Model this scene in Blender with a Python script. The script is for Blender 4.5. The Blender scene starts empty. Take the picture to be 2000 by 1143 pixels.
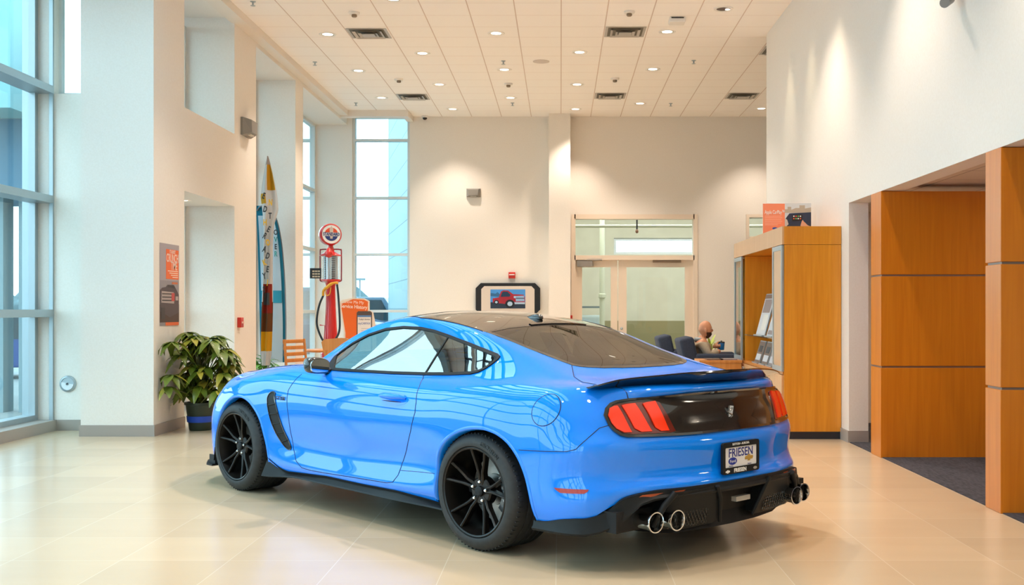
import bpy, bmesh, math, random
import numpy as np
from mathutils import Vector, Matrix
from mathutils.bvhtree import BVHTree
from mathutils.geometry import delaunay_2d_cdt

C = bpy.context.scene.collection
SC = bpy.context.scene
PI = math.pi
EH = 1.3063            # eye height
F = 2130.0             # focal length in pixels of a 2000 px wide frame
HC = 3.743             # ceiling above the eye
ZC = EH + HC

# ---------------------------------------------------------------- camera
cam_d = bpy.data.cameras.new('camera')
cam_d.sensor_width = 36.0
cam_d.lens = F / 2000 * 36
cam_d.shift_x = -95 / 2000
cam_d.shift_y = 31.5 / 2000
cam_d.clip_start = .05
cam_d.clip_end = 500
cam = bpy.data.objects.new('camera', cam_d)
cam.location = (0, 0, EH)
cam.rotation_euler = (PI / 2, 0, 0)
C.objects.link(cam)
SC.camera = cam

# ---------------------------------------------------------------- sky, exposure
world = bpy.data.worlds.new('overcast')
SC.world = world
world.use_nodes = True
wn = world.node_tree
bg = wn.nodes['Background']
bg.inputs[0].default_value = (.60, .86, 1.0, 1)
bg.inputs[1].default_value = 4.0
SC.view_settings.view_transform = 'Standard'
SC.view_settings.look = 'None'
SC.view_settings.gamma = 1.0
SC.view_settings.use_curve_mapping = False
SC.view_settings.exposure = 0.18
try:
    SC.cycles.use_denoising = True
    SC.cycles.max_bounces = 10
    SC.cycles.diffuse_bounces = 5
    SC.cycles.glossy_bounces = 5
    SC.cycles.transmission_bounces = 8
    SC.cycles.transparent_max_bounces = 12
    SC.cycles.caustics_reflective = False
    SC.cycles.caustics_refractive = False
    SC.cycles.sample_clamp_indirect = 8
except Exception:
    pass

def area_light(name, loc, direction, sx, sy, power, color):
    l = bpy.data.lights.new(name, 'AREA')
    l.shape = 'RECTANGLE'
    l.size = sx
    l.size_y = sy
    l.energy = power
    l.color = color
    o = bpy.data.objects.new(name, l)
    o.location = loc
    o.rotation_euler = Vector(direction).to_track_quat('-Z', 'Y').to_euler()
    C.objects.link(o)
    return o

# daylight comes from the overcast sky through the glazing (the openings are marked as sky portals)
def portal(loc, d, sx, sy):
    o = area_light('window_daylight', loc, d, sx, sy, 1, (1, 1, 1))
    o.data.cycles.is_portal = True
    return o
portal((-5.9, 3.3, 2.6), (1, 0, 0), 17, 5)
portal((-4.85, -5.3, 2.6), (0, 1, 0), 1.5, 5)
portal((-5.05, 13, 2.6), (1, 0, 0), 1.9, 5)
portal((-5.05, 16, 2.6), (1, 0, 0), 2.3, 5)
portal((-5.05, 19.4, 2.6), (1, 0, 0), 3.6, 5)
portal((-3.5, 21.6, 2.6), (0, -1, 0), 1.3, 5)
portal((-3.25, 6.9, 5.5), (0, 0, -1), 3.2, 7.6)  # sky portal of the added roof-light


# ---------------------------------------------------------------- helpers
def lin(h):
    h = h.lstrip('#')
    v = [int(h[i:i + 2], 16) / 255 for i in (0, 2, 4)]
    return tuple(x / 12.92 if x <= .04045 else ((x + .055) / 1.055) ** 2.4 for x in v)

MATS = {}
def mat(name, col, rough=.5, metal=0.0, **kw):
    """plain principled material; col is an sRGB hex or linear triple"""
    if name in MATS:
        return MATS[name]
    m = bpy.data.materials.new(name)
    m.use_nodes = True
    b = m.node_tree.nodes['Principled BSDF']
    c = lin(col) if isinstance(col, str) else col
    b.inputs['Base Color'].default_value = (*c, 1)
    b.inputs['Roughness'].default_value = rough
    b.inputs['Metallic'].default_value = metal
    for k, v in kw.items():
        key = {'coat': 'Coat Weight', 'coat_rough': 'Coat Roughness', 'spec': 'Specular IOR Level', 'emit': 'Emission Color',
               'emit_s': 'Emission Strength', 'trans': 'Transmission Weight', 'ior': 'IOR', 'alpha': 'Alpha', 'sheen': 'Sheen Weight',
               'coat_ior': 'Coat IOR'}[k]
        b.inputs[key].default_value = (*(lin(v) if isinstance(v, str) else v), 1) if k == 'emit' else v
    MATS[name] = m
    return m

def nodes(m):
    return m.node_tree.nodes, m.node_tree.links, m.node_tree.nodes['Principled BSDF']

def noise_mat(name, c1, c2, scale=(8, 8, 8), rough=.5, detail=4, bump=0.0, metal=0.0, lo=.35, hi=.65, **kw):
    if name in MATS:
        return MATS[name]
    m = mat(name, c1, rough, metal, **kw)
    n, l, b = nodes(m)
    tc = n.new('ShaderNodeTexCoord')
    mp = n.new('ShaderNodeMapping')
    mp.inputs['Scale'].default_value = scale
    nz = n.new('ShaderNodeTexNoise')
    nz.inputs['Scale'].default_value = 1.0
    nz.inputs['Detail'].default_value = detail
    cr = n.new('ShaderNodeValToRGB')
    cr.color_ramp.elements[0].position = lo
    cr.color_ramp.elements[1].position = hi
    cr.color_ramp.elements[0].color = (*(lin(c1) if isinstance(c1, str) else c1), 1)
    cr.color_ramp.elements[1].color = (*(lin(c2) if isinstance(c2, str) else c2), 1)
    l.new(tc.outputs['Object'], mp.inputs[0])
    l.new(mp.outputs[0], nz.inputs['Vector'])
    l.new(nz.outputs[0], cr.inputs[0])
    l.new(cr.outputs[0], b.inputs['Base Color'])
    if bump:
        bp = n.new('ShaderNodeBump')
        bp.inputs['Strength'].default_value = bump
        bp.inputs['Distance'].default_value = .01
        l.new(nz.outputs[0], bp.inputs['Height'])
        l.new(bp.outputs[0], b.inputs['Normal'])
    return m

def glass_mat(name, tint, f0, rough=0.0):
    """thin sheet of glass: clear transmission with a mirror layer that grows towards grazing angles"""
    m = bpy.data.materials.new(name)
    m.use_nodes = True
    n, l = m.node_tree.nodes, m.node_tree.links
    n.clear()
    out = n.new('ShaderNodeOutputMaterial')
    mx = n.new('ShaderNodeMixShader')
    lw = n.new('ShaderNodeLayerWeight')
    lw.inputs['Blend'].default_value = .5
    pw = n.new('ShaderNodeMath'); pw.operation = 'POWER'; pw.inputs[1].default_value = 4.0
    ma = n.new('ShaderNodeMath'); ma.operation = 'MULTIPLY_ADD'
    ma.inputs[1].default_value = (1 - f0) * .8
    ma.inputs[2].default_value = f0
    tr = n.new('ShaderNodeBsdfTransparent')
    tr.inputs[0].default_value = (*tint, 1)
    gl = n.new('ShaderNodeBsdfGlossy')
    gl.inputs['Roughness'].default_value = rough
    gl.inputs['Color'].default_value = (1, 1, 1, 1)
    l.new(lw.outputs['Facing'], pw.inputs[0])
    l.new(pw.outputs[0], ma.inputs[0])
    l.new(ma.outputs[0], mx.inputs[0])
    l.new(tr.outputs[0], mx.inputs[1])
    l.new(gl.outputs[0], mx.inputs[2])
    l.new(mx.outputs[0], out.inputs[0])
    return m

def link(name, me, m=None, parent=None):
    o = bpy.data.objects.new(name, me)
    C.objects.link(o)
    if m is not None:
        for x in (m if isinstance(m, (list, tuple)) else [m]):
            me.materials.append(x)
    if parent is not None:
        o.parent = parent
    return o

def obj(name, bm, m=None, parent=None, smooth=None):
    me = bpy.data.meshes.new(name)
    bmesh.ops.recalc_face_normals(bm, faces=bm.faces)
    bm.to_mesh(me)
    bm.free()
    if smooth is not None:
        me.polygons.foreach_set('use_smooth', [True] * len(me.polygons))
        if smooth < 179:
            me.set_sharp_from_angle(angle=math.radians(smooth))
    return link(name, me, m, parent)

def thing(name, label, cat, loc=(0, 0, 0), rz=0, group=None):
    o = bpy.data.objects.new(name, None)
    o.empty_display_size = .1
    C.objects.link(o)
    o.location = loc
    o.rotation_euler = (0, 0, rz)
    return tag(o, label, cat, group)

def tag(o, label, cat, group=None):
    o['label'] = label
    o['category'] = cat
    if group:
        o['group'] = group
    return o

def struct(o):
    o['kind'] = 'structure'
    return o

def bx(bm, x0, x1, y0, y1, z0, z1, bev=0.0, seg=2):
    r = bmesh.ops.create_cube(bm, size=1.0)
    vs = r['verts']
    bmesh.ops.scale(bm, vec=(abs(x1 - x0), abs(y1 - y0), abs(z1 - z0)), verts=vs)
    bmesh.ops.translate(bm, vec=((x0 + x1) / 2, (y0 + y1) / 2, (z0 + z1) / 2), verts=vs)
    if bev:
        es = list({e for v in vs for e in v.link_edges})
        bmesh.ops.bevel(bm, geom=es, offset=bev, segments=seg, profile=.5, affect='EDGES')
    return bm

def box(name, x0, x1, y0, y1, z0, z1, m, parent=None, bev=0.0, seg=2):
    return obj(name, bx(bmesh.new(), x0, x1, y0, y1, z0, z1, bev, seg), m, parent, 40 if bev else None)

def tube(bm, pts, r, n=8, cap=True, closed=False):
    """tube along 3-D points; r is a number or one radius per point"""
    pts = [Vector(p) for p in pts]
    N = len(pts)
    rs = r if hasattr(r, '__len__') else [r] * N
    rings = []
    up = Vector((0, 0, 1))
    prev = None
    for i, p in enumerate(pts):
        if closed:
            t = (pts[(i + 1) % N] - pts[i - 1]).normalized()
        else:
            t = (pts[min(i + 1, N - 1)] - pts[max(i - 1, 0)]).normalized()
        if prev is None:
            u = up if abs(t.dot(up)) < .95 else Vector((1, 0, 0))
            a = t.cross(u).normalized()
        else:
            a = (prev - t * prev.dot(t)).normalized()
        prev = a
        b = t.cross(a)
        rings.append([bm.verts.new(p + (a * math.cos(2 * PI * k / n) + b * math.sin(2 * PI * k / n)) * rs[i]) for k in range(n)])
    for i in range(N if closed else N - 1):
        A, B = rings[i], rings[(i + 1) % N]
        for k in range(n):
            bm.faces.new((A[k], A[(k + 1) % n], B[(k + 1) % n], B[k]))
    if cap and not closed:
        bm.faces.new(rings[0][::-1])
        bm.faces.new(rings[-1])
    return bm

def lathe(bm, prof, n=32, axis='Z', origin=(0, 0, 0), a0=0.0, a1=2 * PI):
    """prof = list of (radius, height) swept round an axis"""
    full = abs(a1 - a0 - 2 * PI) < 1e-6
    K = n if full else n + 1
    ox = Vector(origin)
    rings = []
    for (r, h) in prof:
        ring = []
        for k in range(K):
            t = a0 + (a1 - a0) * k / n
            x, y = r * math.cos(t), r * math.sin(t)
            p = {'Z': (x, y, h), 'Y': (x, h, y), 'X': (h, x, y)}[axis]
            ring.append(bm.verts.new(ox + Vector(p)))
        rings.append(ring)
    for A, B in zip(rings, rings[1:]):
        for k in range(n):
            k2 = (k + 1) % K
            try:
                bm.faces.new((A[k], A[k2], B[k2], B[k]))
            except ValueError:
                pass
    bmesh.ops.remove_doubles(bm, verts=[v for r in rings for v in r], dist=1e-6)
    return bm

def prism(bm, poly, h0, h1, plane='XY'):
    """extrude a 2-D outline between h0 and h1 along the axis normal to plane"""
    def P(u, v, h):
        return {'XY': (u, v, h), 'XZ': (u, h, v), 'YZ': (h, u, v)}[plane]
    A = [bm.verts.new(P(u, v, h0)) for u, v in poly]
    B = [bm.verts.new(P(u, v, h1)) for u, v in poly]
    n = len(poly)
    bm.faces.new(A)
    bm.faces.new(B[::-1])
    for i in range(n):
        bm.faces.new((A[i], A[(i + 1) % n], B[(i + 1) % n], B[i]))
    return bm

def text_mesh(s, size, depth=.001, align='CENTER', sx=1.0, bold=0.0, res=3, space=1.0):
    cu = bpy.data.curves.new('lettering', 'FONT')
    cu.body = s
    cu.size = size
    cu.extrude = depth
    cu.align_x = align
    cu.align_y = 'CENTER'
    cu.offset = bold
    cu.resolution_u = res
    cu.space_character = space
    t = bpy.data.objects.new('lettering', cu)
    me = bpy.data.meshes.new_from_object(t)
    bpy.data.objects.remove(t)
    bpy.data.curves.remove(cu)
    if sx != 1.0:
        for v in me.vertices:
            v.co.x *= sx
    return me

def text(name, s, size, M, m, parent=None, **kw):
    me = text_mesh(s, size, **kw)
    me.transform(M)
    me.name = name
    return link(name, me, m, parent)

def frame_m(o, x, y):
    """matrix whose local x, y run along the given directions"""
    x = Vector(x).normalized()
    z = x.cross(Vector(y)).normalized()
    y = z.cross(x)
    M = Matrix.Identity(4)
    for i in range(3):
        M[i][0], M[i][1], M[i][2], M[i][3] = x[i], y[i], z[i], o[i]
    return M

def smooth_path(P, n=8, closed=False):
    P = [np.array(p, float) for p in P]
    N = len(P)
    out = []
    for i in range(N if closed else N - 1):
        p0 = P[(i - 1) % N] if closed or i > 0 else 2 * P[0] - P[1]
        p1, p2 = P[i], P[(i + 1) % N]
        p3 = P[(i + 2) % N] if closed or i + 2 < N else 2 * P[-1] - P[-2]
        for k in range(n):
            t = k / n
            out.append(.5 * ((2 * p1) + (p2 - p0) * t + (2 * p0 - 5 * p1 + 4 * p2 - p3) * t * t + (3 * p1 - p0 - 3 * p2 + p3) * t ** 3))
    if not closed:
        out.append(P[-1])
    return [tuple(float(x) for x in p) for p in out]

def copy_tree(o, parent=None):
    c = o.copy()
    C.objects.link(c)
    if parent is not None:
        c.parent = parent
    for ch in [x for x in bpy.data.objects if x.parent == o]:
        copy_tree(ch, c)
    return c

def children(o):
    return [x for x in bpy.data.objects if x.parent == o]

# ================================================================ the room
def PX(px, Y): return (px - 1095) / F * Y
def PZ(py, Y): return EH - (py - 603) / F * Y

def grid_mat(name, col, line, sx, sy, ox, oy, wx, wy, rough, vary=.03, bump=.0, mott=None, axes=('X', 'Y')):
    """a surface ruled into panels: sx, sy pitch, wx, wy line widths, in metres"""
    m = mat(name, col, rough)
    n, l, b = nodes(m)
    geo = n.new('ShaderNodeNewGeometry')
    sep = n.new('ShaderNodeSeparateXYZ')
    l.new(geo.outputs['Position'], sep.inputs[0])
    masks = []
    cells = []
    for ax, s, o, w in ((axes[0], sx, ox, wx), (axes[1], sy, oy, wy)):
        a = n.new('ShaderNodeMath'); a.operation = 'SUBTRACT'; a.inputs[1].default_value = o
        l.new(sep.outputs[ax], a.inputs[0])
        d = n.new('ShaderNodeMath'); d.operation = 'DIVIDE'; d.inputs[1].default_value = s
        l.new(a.outputs[0], d.inputs[0])
        fl = n.new('ShaderNodeMath'); fl.operation = 'FLOOR'
        l.new(d.outputs[0], fl.inputs[0])
        cells.append(fl)
        fr = n.new('ShaderNodeMath'); fr.operation = 'FRACT'
        l.new(d.outputs[0], fr.inputs[0])
        k = n.new('ShaderNodeMath'); k.operation = 'LESS_THAN'; k.inputs[1].default_value = w / s
        l.new(fr.outputs[0], k.inputs[0])
        masks.append(k)
    mx = n.new('ShaderNodeMath'); mx.operation = 'MAXIMUM'
    l.new(masks[0].outputs[0], mx.inputs[0])
    l.new(masks[1].outputs[0], mx.inputs[1])
    cb = n.new('ShaderNodeCombineXYZ')
    l.new(cells[0].outputs[0], cb.inputs[0])
    l.new(cells[1].outputs[0], cb.inputs[1])
    wn_ = n.new('ShaderNodeTexWhiteNoise')
    l.new(cb.outputs[0], wn_.inputs['Vector'])
    nz = n.new('ShaderNodeTexNoise')
    nz.inputs['Scale'].default_value = 1.0
    nz.inputs['Detail'].default_value = 6
    mp = n.new('ShaderNodeMapping')
    mp.inputs['Scale'].default_value = mott or (3, 3, 3)
    l.new(geo.outputs['Position'], mp.inputs[0])
    l.new(mp.outputs[0], nz.inputs['Vector'])
    ad = n.new('ShaderNodeMath'); ad.operation = 'ADD'
    l.new(wn_.outputs['Value'], ad.inputs[0])
    l.new(nz.outputs[0], ad.inputs[1])
    rg = n.new('ShaderNodeMapRange')
    rg.inputs['From Min'].default_value = .2
    rg.inputs['From Max'].default_value = 1.8
    rg.inputs['To Min'].default_value = 1 - vary
    rg.inputs['To Max'].default_value = 1 + vary
    l.new(ad.outputs[0], rg.inputs['Value'])
    vm = n.new('ShaderNodeVectorMath'); vm.operation = 'SCALE'
    vm.inputs[0].default_value = lin(col) if isinstance(col, str) else col
    l.new(rg.outputs[0], vm.inputs['Scale'])
    mixc = n.new('ShaderNodeMix'); mixc.data_type = 'RGBA'
    l.new(mx.outputs[0], mixc.inputs['Factor'])
    l.new(vm.outputs[0], mixc.inputs['A'])
    mixc.inputs['B'].default_value = (*(lin(line) if isinstance(line, str) else line), 1)
    l.new(mixc.outputs['Result'], b.inputs['Base Color'])
    return m

def wood_mat(name, c1, c2, rough=.32, along='Z', stretch=26, fine=1.0):
    m = mat(name, c1, rough, coat=.25, coat_rough=.25)
    n, l, b = nodes(m)
    tc = n.new('ShaderNodeTexCoord')
    mp = n.new('ShaderNodeMapping')
    s = {'Z': (stretch, stretch, 1.3), 'X': (1.3, stretch, stretch), 'Y': (stretch, 1.3, stretch)}[along]
    mp.inputs['Scale'].default_value = [x * fine for x in s]
    nz = n.new('ShaderNodeTexNoise')
    nz.inputs['Scale'].default_value = 1.0
    nz.inputs['Detail'].default_value = 7
    nz.inputs['Distortion'].default_value = .6
    cr = n.new('ShaderNodeValToRGB')
    cr.color_ramp.elements[0].position = .3
    cr.color_ramp.elements[1].position = .72
    cr.color_ramp.elements[0].color = (*lin(c1), 1)
    cr.color_ramp.elements[1].color = (*lin(c2), 1)
    l.new(tc.outputs['Object'], mp.inputs[0])
    l.new(mp.outputs[0], nz.inputs['Vector'])
    l.new(nz.outputs[0], cr.inputs[0])
    l.new(cr.outputs[0], b.inputs['Base Color'])
    return m

wall_m = noise_mat('wall_paint', '#eee7de', '#ebe3d9', (60, 60, 60), .6, bump=.03)
wall_cool = wall_m
ceil_m = grid_mat('ceiling_tile', '#fff9f4', '#d8c5ba', .579, .561, 0.0, 13.35, .014, .007, .8, .012, mott=(40, 40, 40))
floor_m = grid_mat('floor_tile', '#c7b295', '#d3c3ab', .565, .565, -.025, .0, .004, .004, .22, .10, mott=(1.0, 3.5, 3))
base_m = mat('baseboard_grey', '#a39a92', .5)
carpet_m = noise_mat('dark_carpet', '#2a2930', '#43424a', (60, 14, 60), .95, bump=.3)
alu = mat('aluminium', '#aab4b8', .35, .55)
alu_w = mat('frame_white', '#d9dfe0', .4, .15)
glass_w = glass_mat('window_glass', (.93, .985, .99), .02)
maple = wood_mat('maple_panel', '#d9801a', '#cc7211', .33)
maple_l = wood_mat('maple_light', '#d9985a', '#cf8a4c', .35)
trim_w = mat('trim_white', '#eae1d6', .45)
trim_m = mat('door_frame_paint', '#ead9c6', .4)
gap_m = mat('shadow_gap', '#3a2a22', .8)

XL = -4.16           # face of the thick left wall
XR = 2.81            # face of the right wall
YB = 21.25           # far wall
XG = -5.67           # glass line on the left
T = .745             # thickness of the left piers

def sbox(name, *a, m=wall_m, parent=None, bev=0.0):
    o = box(name, *a, m, parent, bev)
    if parent is None:
        struct(o)
    return o

bm = bx(bmesh.new(), -5.75, 9, -5.2, YB + .2, -.2, 0)
struct(obj('floor', bm, floor_m))
struct(box('floor_carpet', XR + .005, 8, -5, 12.5, .0, .006, carpet_m))
# the ceiling leaves an added, unseen roof-light open over the car for its glass reflections
SK = (-4.75, -1.75, 3.2, 10.6)
bm = bmesh.new()
bx(bm, -5.75, SK[0], -5.2, YB + .2, ZC, ZC + .15)
bx(bm, SK[1], 9, -5.2, YB + .2, ZC, ZC + .15)
bx(bm, SK[0], SK[1], -5.2, SK[2], ZC, ZC + .15)
bx(bm, SK[0], SK[1], SK[3], YB + .2, ZC, ZC + .15)
struct(obj('ceiling', bm, ceil_m))
sk_m = mat('added_rooflight_bar', '#2c3034', .5)
bm = bmesh.new()
for x in np.linspace(SK[0], SK[1], 6):
    bx(bm, x - .05, x + .05, SK[2], SK[3], ZC + .02, ZC + .20)
for y in np.linspace(SK[2], SK[3], 5):
    bx(bm, SK[0], SK[1], y - .03, y + .03, ZC + .05, ZC + .17)
o = struct(obj('added_rooflight', bm, sk_m))
g = obj('window_pane', bx(bmesh.new(), SK[0], SK[1], SK[2], SK[3], ZC + .10, ZC + .106), glass_w, o)
g['kind'] = 'structure'

# left wall: piers and lintels, .745 m thick
def YL(px): return XL * F / (px - 1095)
y0, y1, y2, y3, y4, y5 = YL(300), YL(360), YL(458), YL(500), YL(577), YL(592)
bm = bmesh.new()
bx(bm, XL - T, XL, y0, y1, 0, ZC)
bx(bm, XL - T, XL, y1, y2, 2.61, 3.535)
bx(bm, XL - T, XL, y1, y2, ZC - .03, ZC)
bx(bm, XL - T, XL, y2, y3, 0, ZC)
bx(bm, XL - T, XL, y4, y5, 0, ZC)
bx(bm, XL - T, XL, y5, YB, ZC - .16, ZC)
bx(bm, XL - T, XL, y3, y4, ZC - .16, ZC)
struct(obj('wall_left', bm, wall_m))
bm = bmesh.new()
bx(bm, XL - .04, -4.01, -5, 20.549, ZC - .10, ZC)
bx(bm, XL - .04, -2.875, 20.551, 20.75, ZC - .12, ZC)
bx(bm, -3.0, -2.87, 20.75, YB, ZC - .10, ZC)
struct(obj('trim_1', bm, trim_w))
# return wall beside the curtain wall
YR = 11.69
bm = bmesh.new()
bx(bm, -5.43, XL - T, YR, YR + .25, 0, 3.61)
bx(bm, XG - .1, -5.43, YR - .001, YR + .25, 0, ZC)
struct(obj('wall_return', bm, wall_m))
# glazing over the return wall, and on the outer line between the piers
def window(name, quad, bars_h, bars_v, axis, at, fm=alu_w, dep=.10, wd=.06, gm=glass_w, sill=None):
    """a glazed opening: axis 'X' spans x at a fixed y, axis 'Y' spans y at a fixed x"""
    u0, u1, z0, z1 = quad
    bm = bmesh.new()
    def bar(a0, a1, c0, c1, d=dep):
        if axis == 'X':
            bx(bm, a0, a1, at - d / 2, at + d / 2, c0, c1)
        else:
            bx(bm, at - d / 2, at + d / 2, a0, a1, c0, c1)
    for z in [z0 + wd / 2, z1 - wd / 2] + list(bars_h):
        bar(u0, u1, z - wd / 2, z + wd / 2)
    for u in [u0 + wd / 2, u1 - wd / 2] + list(bars_v):
        bar(u - wd / 2, u + wd / 2, z0, z1, dep * .98)
    o = struct(obj(name, bm, fm))
    bm = bmesh.new()
    if axis == 'X':
        bx(bm, u0, u1, at - .003, at + .003, z0, z1)
    else:
        bx(bm, at - .003, at + .003, u0, u1, z0, z1)
    g = obj('window_pane', bm, gm, o)
    g['kind'] = 'structure'
    return o
window('window_1', (-5.43, XL - T, 3.61, ZC - .35), [], [], 'X', YR + .15, alu_w, .08, .03)
struct(box('wall_head', -5.43, XL - T, YR, YR + .25, ZC - .35, ZC, wall_m))
TR = [1.257, 2.475, 3.65]
# left curtain wall with deep transoms
o = window('window_2', (-5.0, YR, .10, ZC), [], list(np.arange(-3.4, 10.4, 1.62)), 'Y', XG, alu, .14, .07)
bm = bmesh.new()
for z in TR + [ZC - .2]:
    bx(bm, XG, -5.43, -5, YR, z - .04, z + .04)
for y in np.arange(-3.4, 10.4, 1.62):
    bx(bm, XG, -5.50, y - .03, y + .03, .1, ZC)
bx(bm, -5.47, -5.43, YR - .03, YR, .0, ZC)
struct(obj('trim_2', bm, alu))
bm = bmesh.new()
bx(bm, XG - .08, -5.40, -5, YR, 0, .115)
struct(obj('sill_ledge', bm, base_m))
for nm, a, b in (('window_3', y1, y2), ('window_4', y3, y4), ('window_5', y5, YB)):
    window(nm, (a, b, .1, ZC - .15), [1.25, 2.45, 3.6], [], 'Y', XL - T + .08)
# unseen front of the hall: narrow window, rest closed to cut daylight from behind
window('window_6', (-5.6, -4.1, .1, ZC), [1.257, 2.475, 3.65], [], 'X', -5.0, alu, .14, .07)
struct(box('wall_front', -4.1, 9, -5.1, -4.9, 0, ZC, wall_m))

# far wall
xw0, xw1 = PX(688, YB), PX(800, YB)
zt = PZ(222, YB)
bm = bmesh.new()
bx(bm, PX(613, YB), xw0, YB, YB + .3, 0, ZC)
bx(bm, xw0, xw1, YB, YB + .3, zt, ZC)
bx(bm, -5.75, PX(613, YB), YB, YB + .3, zt, ZC)
xd0, xd1, zd = PX(1122, YB), PX(1356, YB), PZ(425, YB)
bx(bm, xw1, xd0, YB, YB + .3, 0, ZC)
bx(bm, xd0, xd1, YB, YB + .3, zd, ZC)
xe0, xe1, ze0 = PX(1463, YB), PX(1600, YB), PZ(462, YB)
bx(bm, xd1, xe0, YB, YB + .3, 0, ZC)
bx(bm, xe0, xe1, YB, YB + .3, 0, ze0)
bx(bm, xe0, xe1, YB, YB + .3, zd, ZC)
bx(bm, xe1, 9, YB, YB + .3, 0, ZC)
struct(obj('wall_back', bm, wall_m))
sbox('wall_pier', PX(1072, YB - .35), PX(1114, YB - .35), YB - .35, YB + .01, 0, ZC)
zs = [PZ(y, YB) for y in (273, 386, 497, 608)]
window('window_7', (xw0, xw1, .1, zt), zs, [], 'X', YB + .12, alu_w, .12, .05)
window('window_8', (-5.7, PX(613, YB), .1, zt), zs, [], 'X', YB + .12, alu_w, .12, .05)
# right wall with the wide opening under it
y_e, y_o = XR * F / (1497 - 1095), XR * F / (1658 - 1095)
zo = 2.338
bm = bmesh.new()
bx(bm, XR, XR + .19, y_o, y_e, 0, ZC)
bx(bm, XR, XR + .19, -5, y_o, zo, ZC)
bx(bm, XR, XR + .19, -5, 2.5, 0, zo)
struct(obj('wall_right', bm, wall_m))
struct(box('wall_far_right', 8.8, 9.0, 12.5, YB, 0, ZC, wall_m))
# office behind the opening
struct(box('ceiling_office', XR + .19, 8, 2.5, 12.5, 2.40, 2.46, grid_mat('office_ceiling', '#d9cbbb', '#a8968a', .61, .61, .2, .1, .012, .012, .8, .01)))
bm = bmesh.new()
bx(bm, XR + .19, 9, 12.4, 12.6, 0, ZC)
bx(bm, 7.9, 8.1, 2.5, 12.4, 0, 2.46)
bx(bm, XR + .19, 8, 2.3, 2.5, 0, ZC)
struct(obj('wall_office', bm, wall_m))

# baseboards
bm = bmesh.new()
h = .115
bx(bm, XL - T - .012, XL + .012, y0 - .012, y0, 0, h)
bx(bm, XL, XL + .012, y0, y1, 0, h)
bx(bm, XL - T, XL, y2 - .012, y2, 0, h)
bx(bm, XL, XL + .012, y2, y3, 0, h)
bx(bm, -5.43, XL - T, YR - .012, YR, 0, h)
struct(obj('baseboard_left', bm, base_m))
bm = bmesh.new()
bx(bm, XR - .012, XR, y_o, y_e, 0, .115)
bx(bm, XR - .012, XR + .19, y_o - .012, y_o, 0, .115)
struct(obj('baseboard_right', bm, base_m))
bm = bmesh.new()
bx(bm, xw1, xd0 - .1, YB - .012, YB, 0, .11)
bx(bm, xd1 + .1, 8.8, YB - .012, YB, 0, .11)
struct(obj('baseboard_back', bm, base_m))

# far double door with a transom light
dm = trim_m
Yd = YB + .05
bm = bmesh.new()
fw = .06
bx(bm, xd0 - fw, xd0 + .02, YB - .03, YB + .2, 0, zd + fw)
bx(bm, xd1 - .02, xd1 + fw, YB - .03, YB + .2, 0, zd + fw)
bx(bm, xd0, xd1, YB - .03, YB + .2, zd - .03, zd + fw)
zb0, zb1 = PZ(508, YB), PZ(499, YB)
bx(bm, xd0, xd1, YB - .03, YB + .2, zb0, zb1)
struct(obj('trim_3', bm, dm))
tr = struct(obj('window_9', bx(bmesh.new(), xd0, xd1, YB + .06, YB + .07, zb1, zd), glass_w))
xm = PX(1207, YB)
for i, (a, b, g0, g1, nm) in enumerate(((xd0 + .02, xm - .01, 1137, 1193, 'door_1'), (xm + .01, xd1 - .02, 1224, 1338, 'door_2'))):
    ga, gb, gz1, gz0 = PX(g0, YB), PX(g1, YB), PZ(522, YB), .32
    bm = bmesh.new()
    bx(bm, a, ga, YB + .03, YB + .09, .01, zb0)
    bx(bm, gb, b, YB + .03, YB + .09, .01, zb0)
    bx(bm, ga, gb, YB + .03, YB + .09, .01, gz0)
    bx(bm, ga, gb, YB + .03, YB + .09, gz1, zb0)
    d_ = struct(obj(nm, bm, dm))
    obj('door_pane', bx(bmesh.new(), ga, gb, YB + .055, YB + .065, gz0, gz1), glass_w, d_)
    if i:
        bm = lathe(bmesh.new(), [(.0, -.07), (.02, -.065), (.028, -.05), (.02, -.03), (.01, -.02), (.01, .03)], 16, 'Y', (a + .06, YB + .03, PZ(642, YB)))
        obj('door_knob', bm, alu, d_, 60)
        box('door_closer', PX(1275, YB), PX(1330, YB), YB - .02, YB + .03, PZ(513, YB), PZ(508, YB), mat('closer_bronze', '#8b7560', .4, .5), d_)
    else:
        box('door_closer', PX(1127, YB), PX(1157, YB), YB - .06, YB + .03, PZ(521, YB), PZ(510, YB), mat('closer_grey', '#9a938c', .4, .4), d_)
        bm = tube(bmesh.new(), [(PX(1145, YB), YB - .03, PZ(508, YB)), (PX(1176, YB), YB - .05, PZ(508, YB))], .018, 8)
        obj('closer_arm', bm, MATS['closer_grey'], d_)
# second transom light, mostly behind the cabinet
bm = bmesh.new()
bx(bm, xe0 - .06, xe0 + .0, YB - .03, YB + .1, ze0 - .06, zd + .06)
bx(bm, xe0, xe1, YB - .03, YB + .1, zd, zd + .06)
bx(bm, xe0, xe1, YB - .03, YB + .1, ze0 - .06, ze0)
struct(obj('trim_4', bm, dm))
struct(obj('window_10', bx(bmesh.new(), xe0, xe1, YB + .05, YB + .06, ze0, zd), glass_w))

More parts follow.
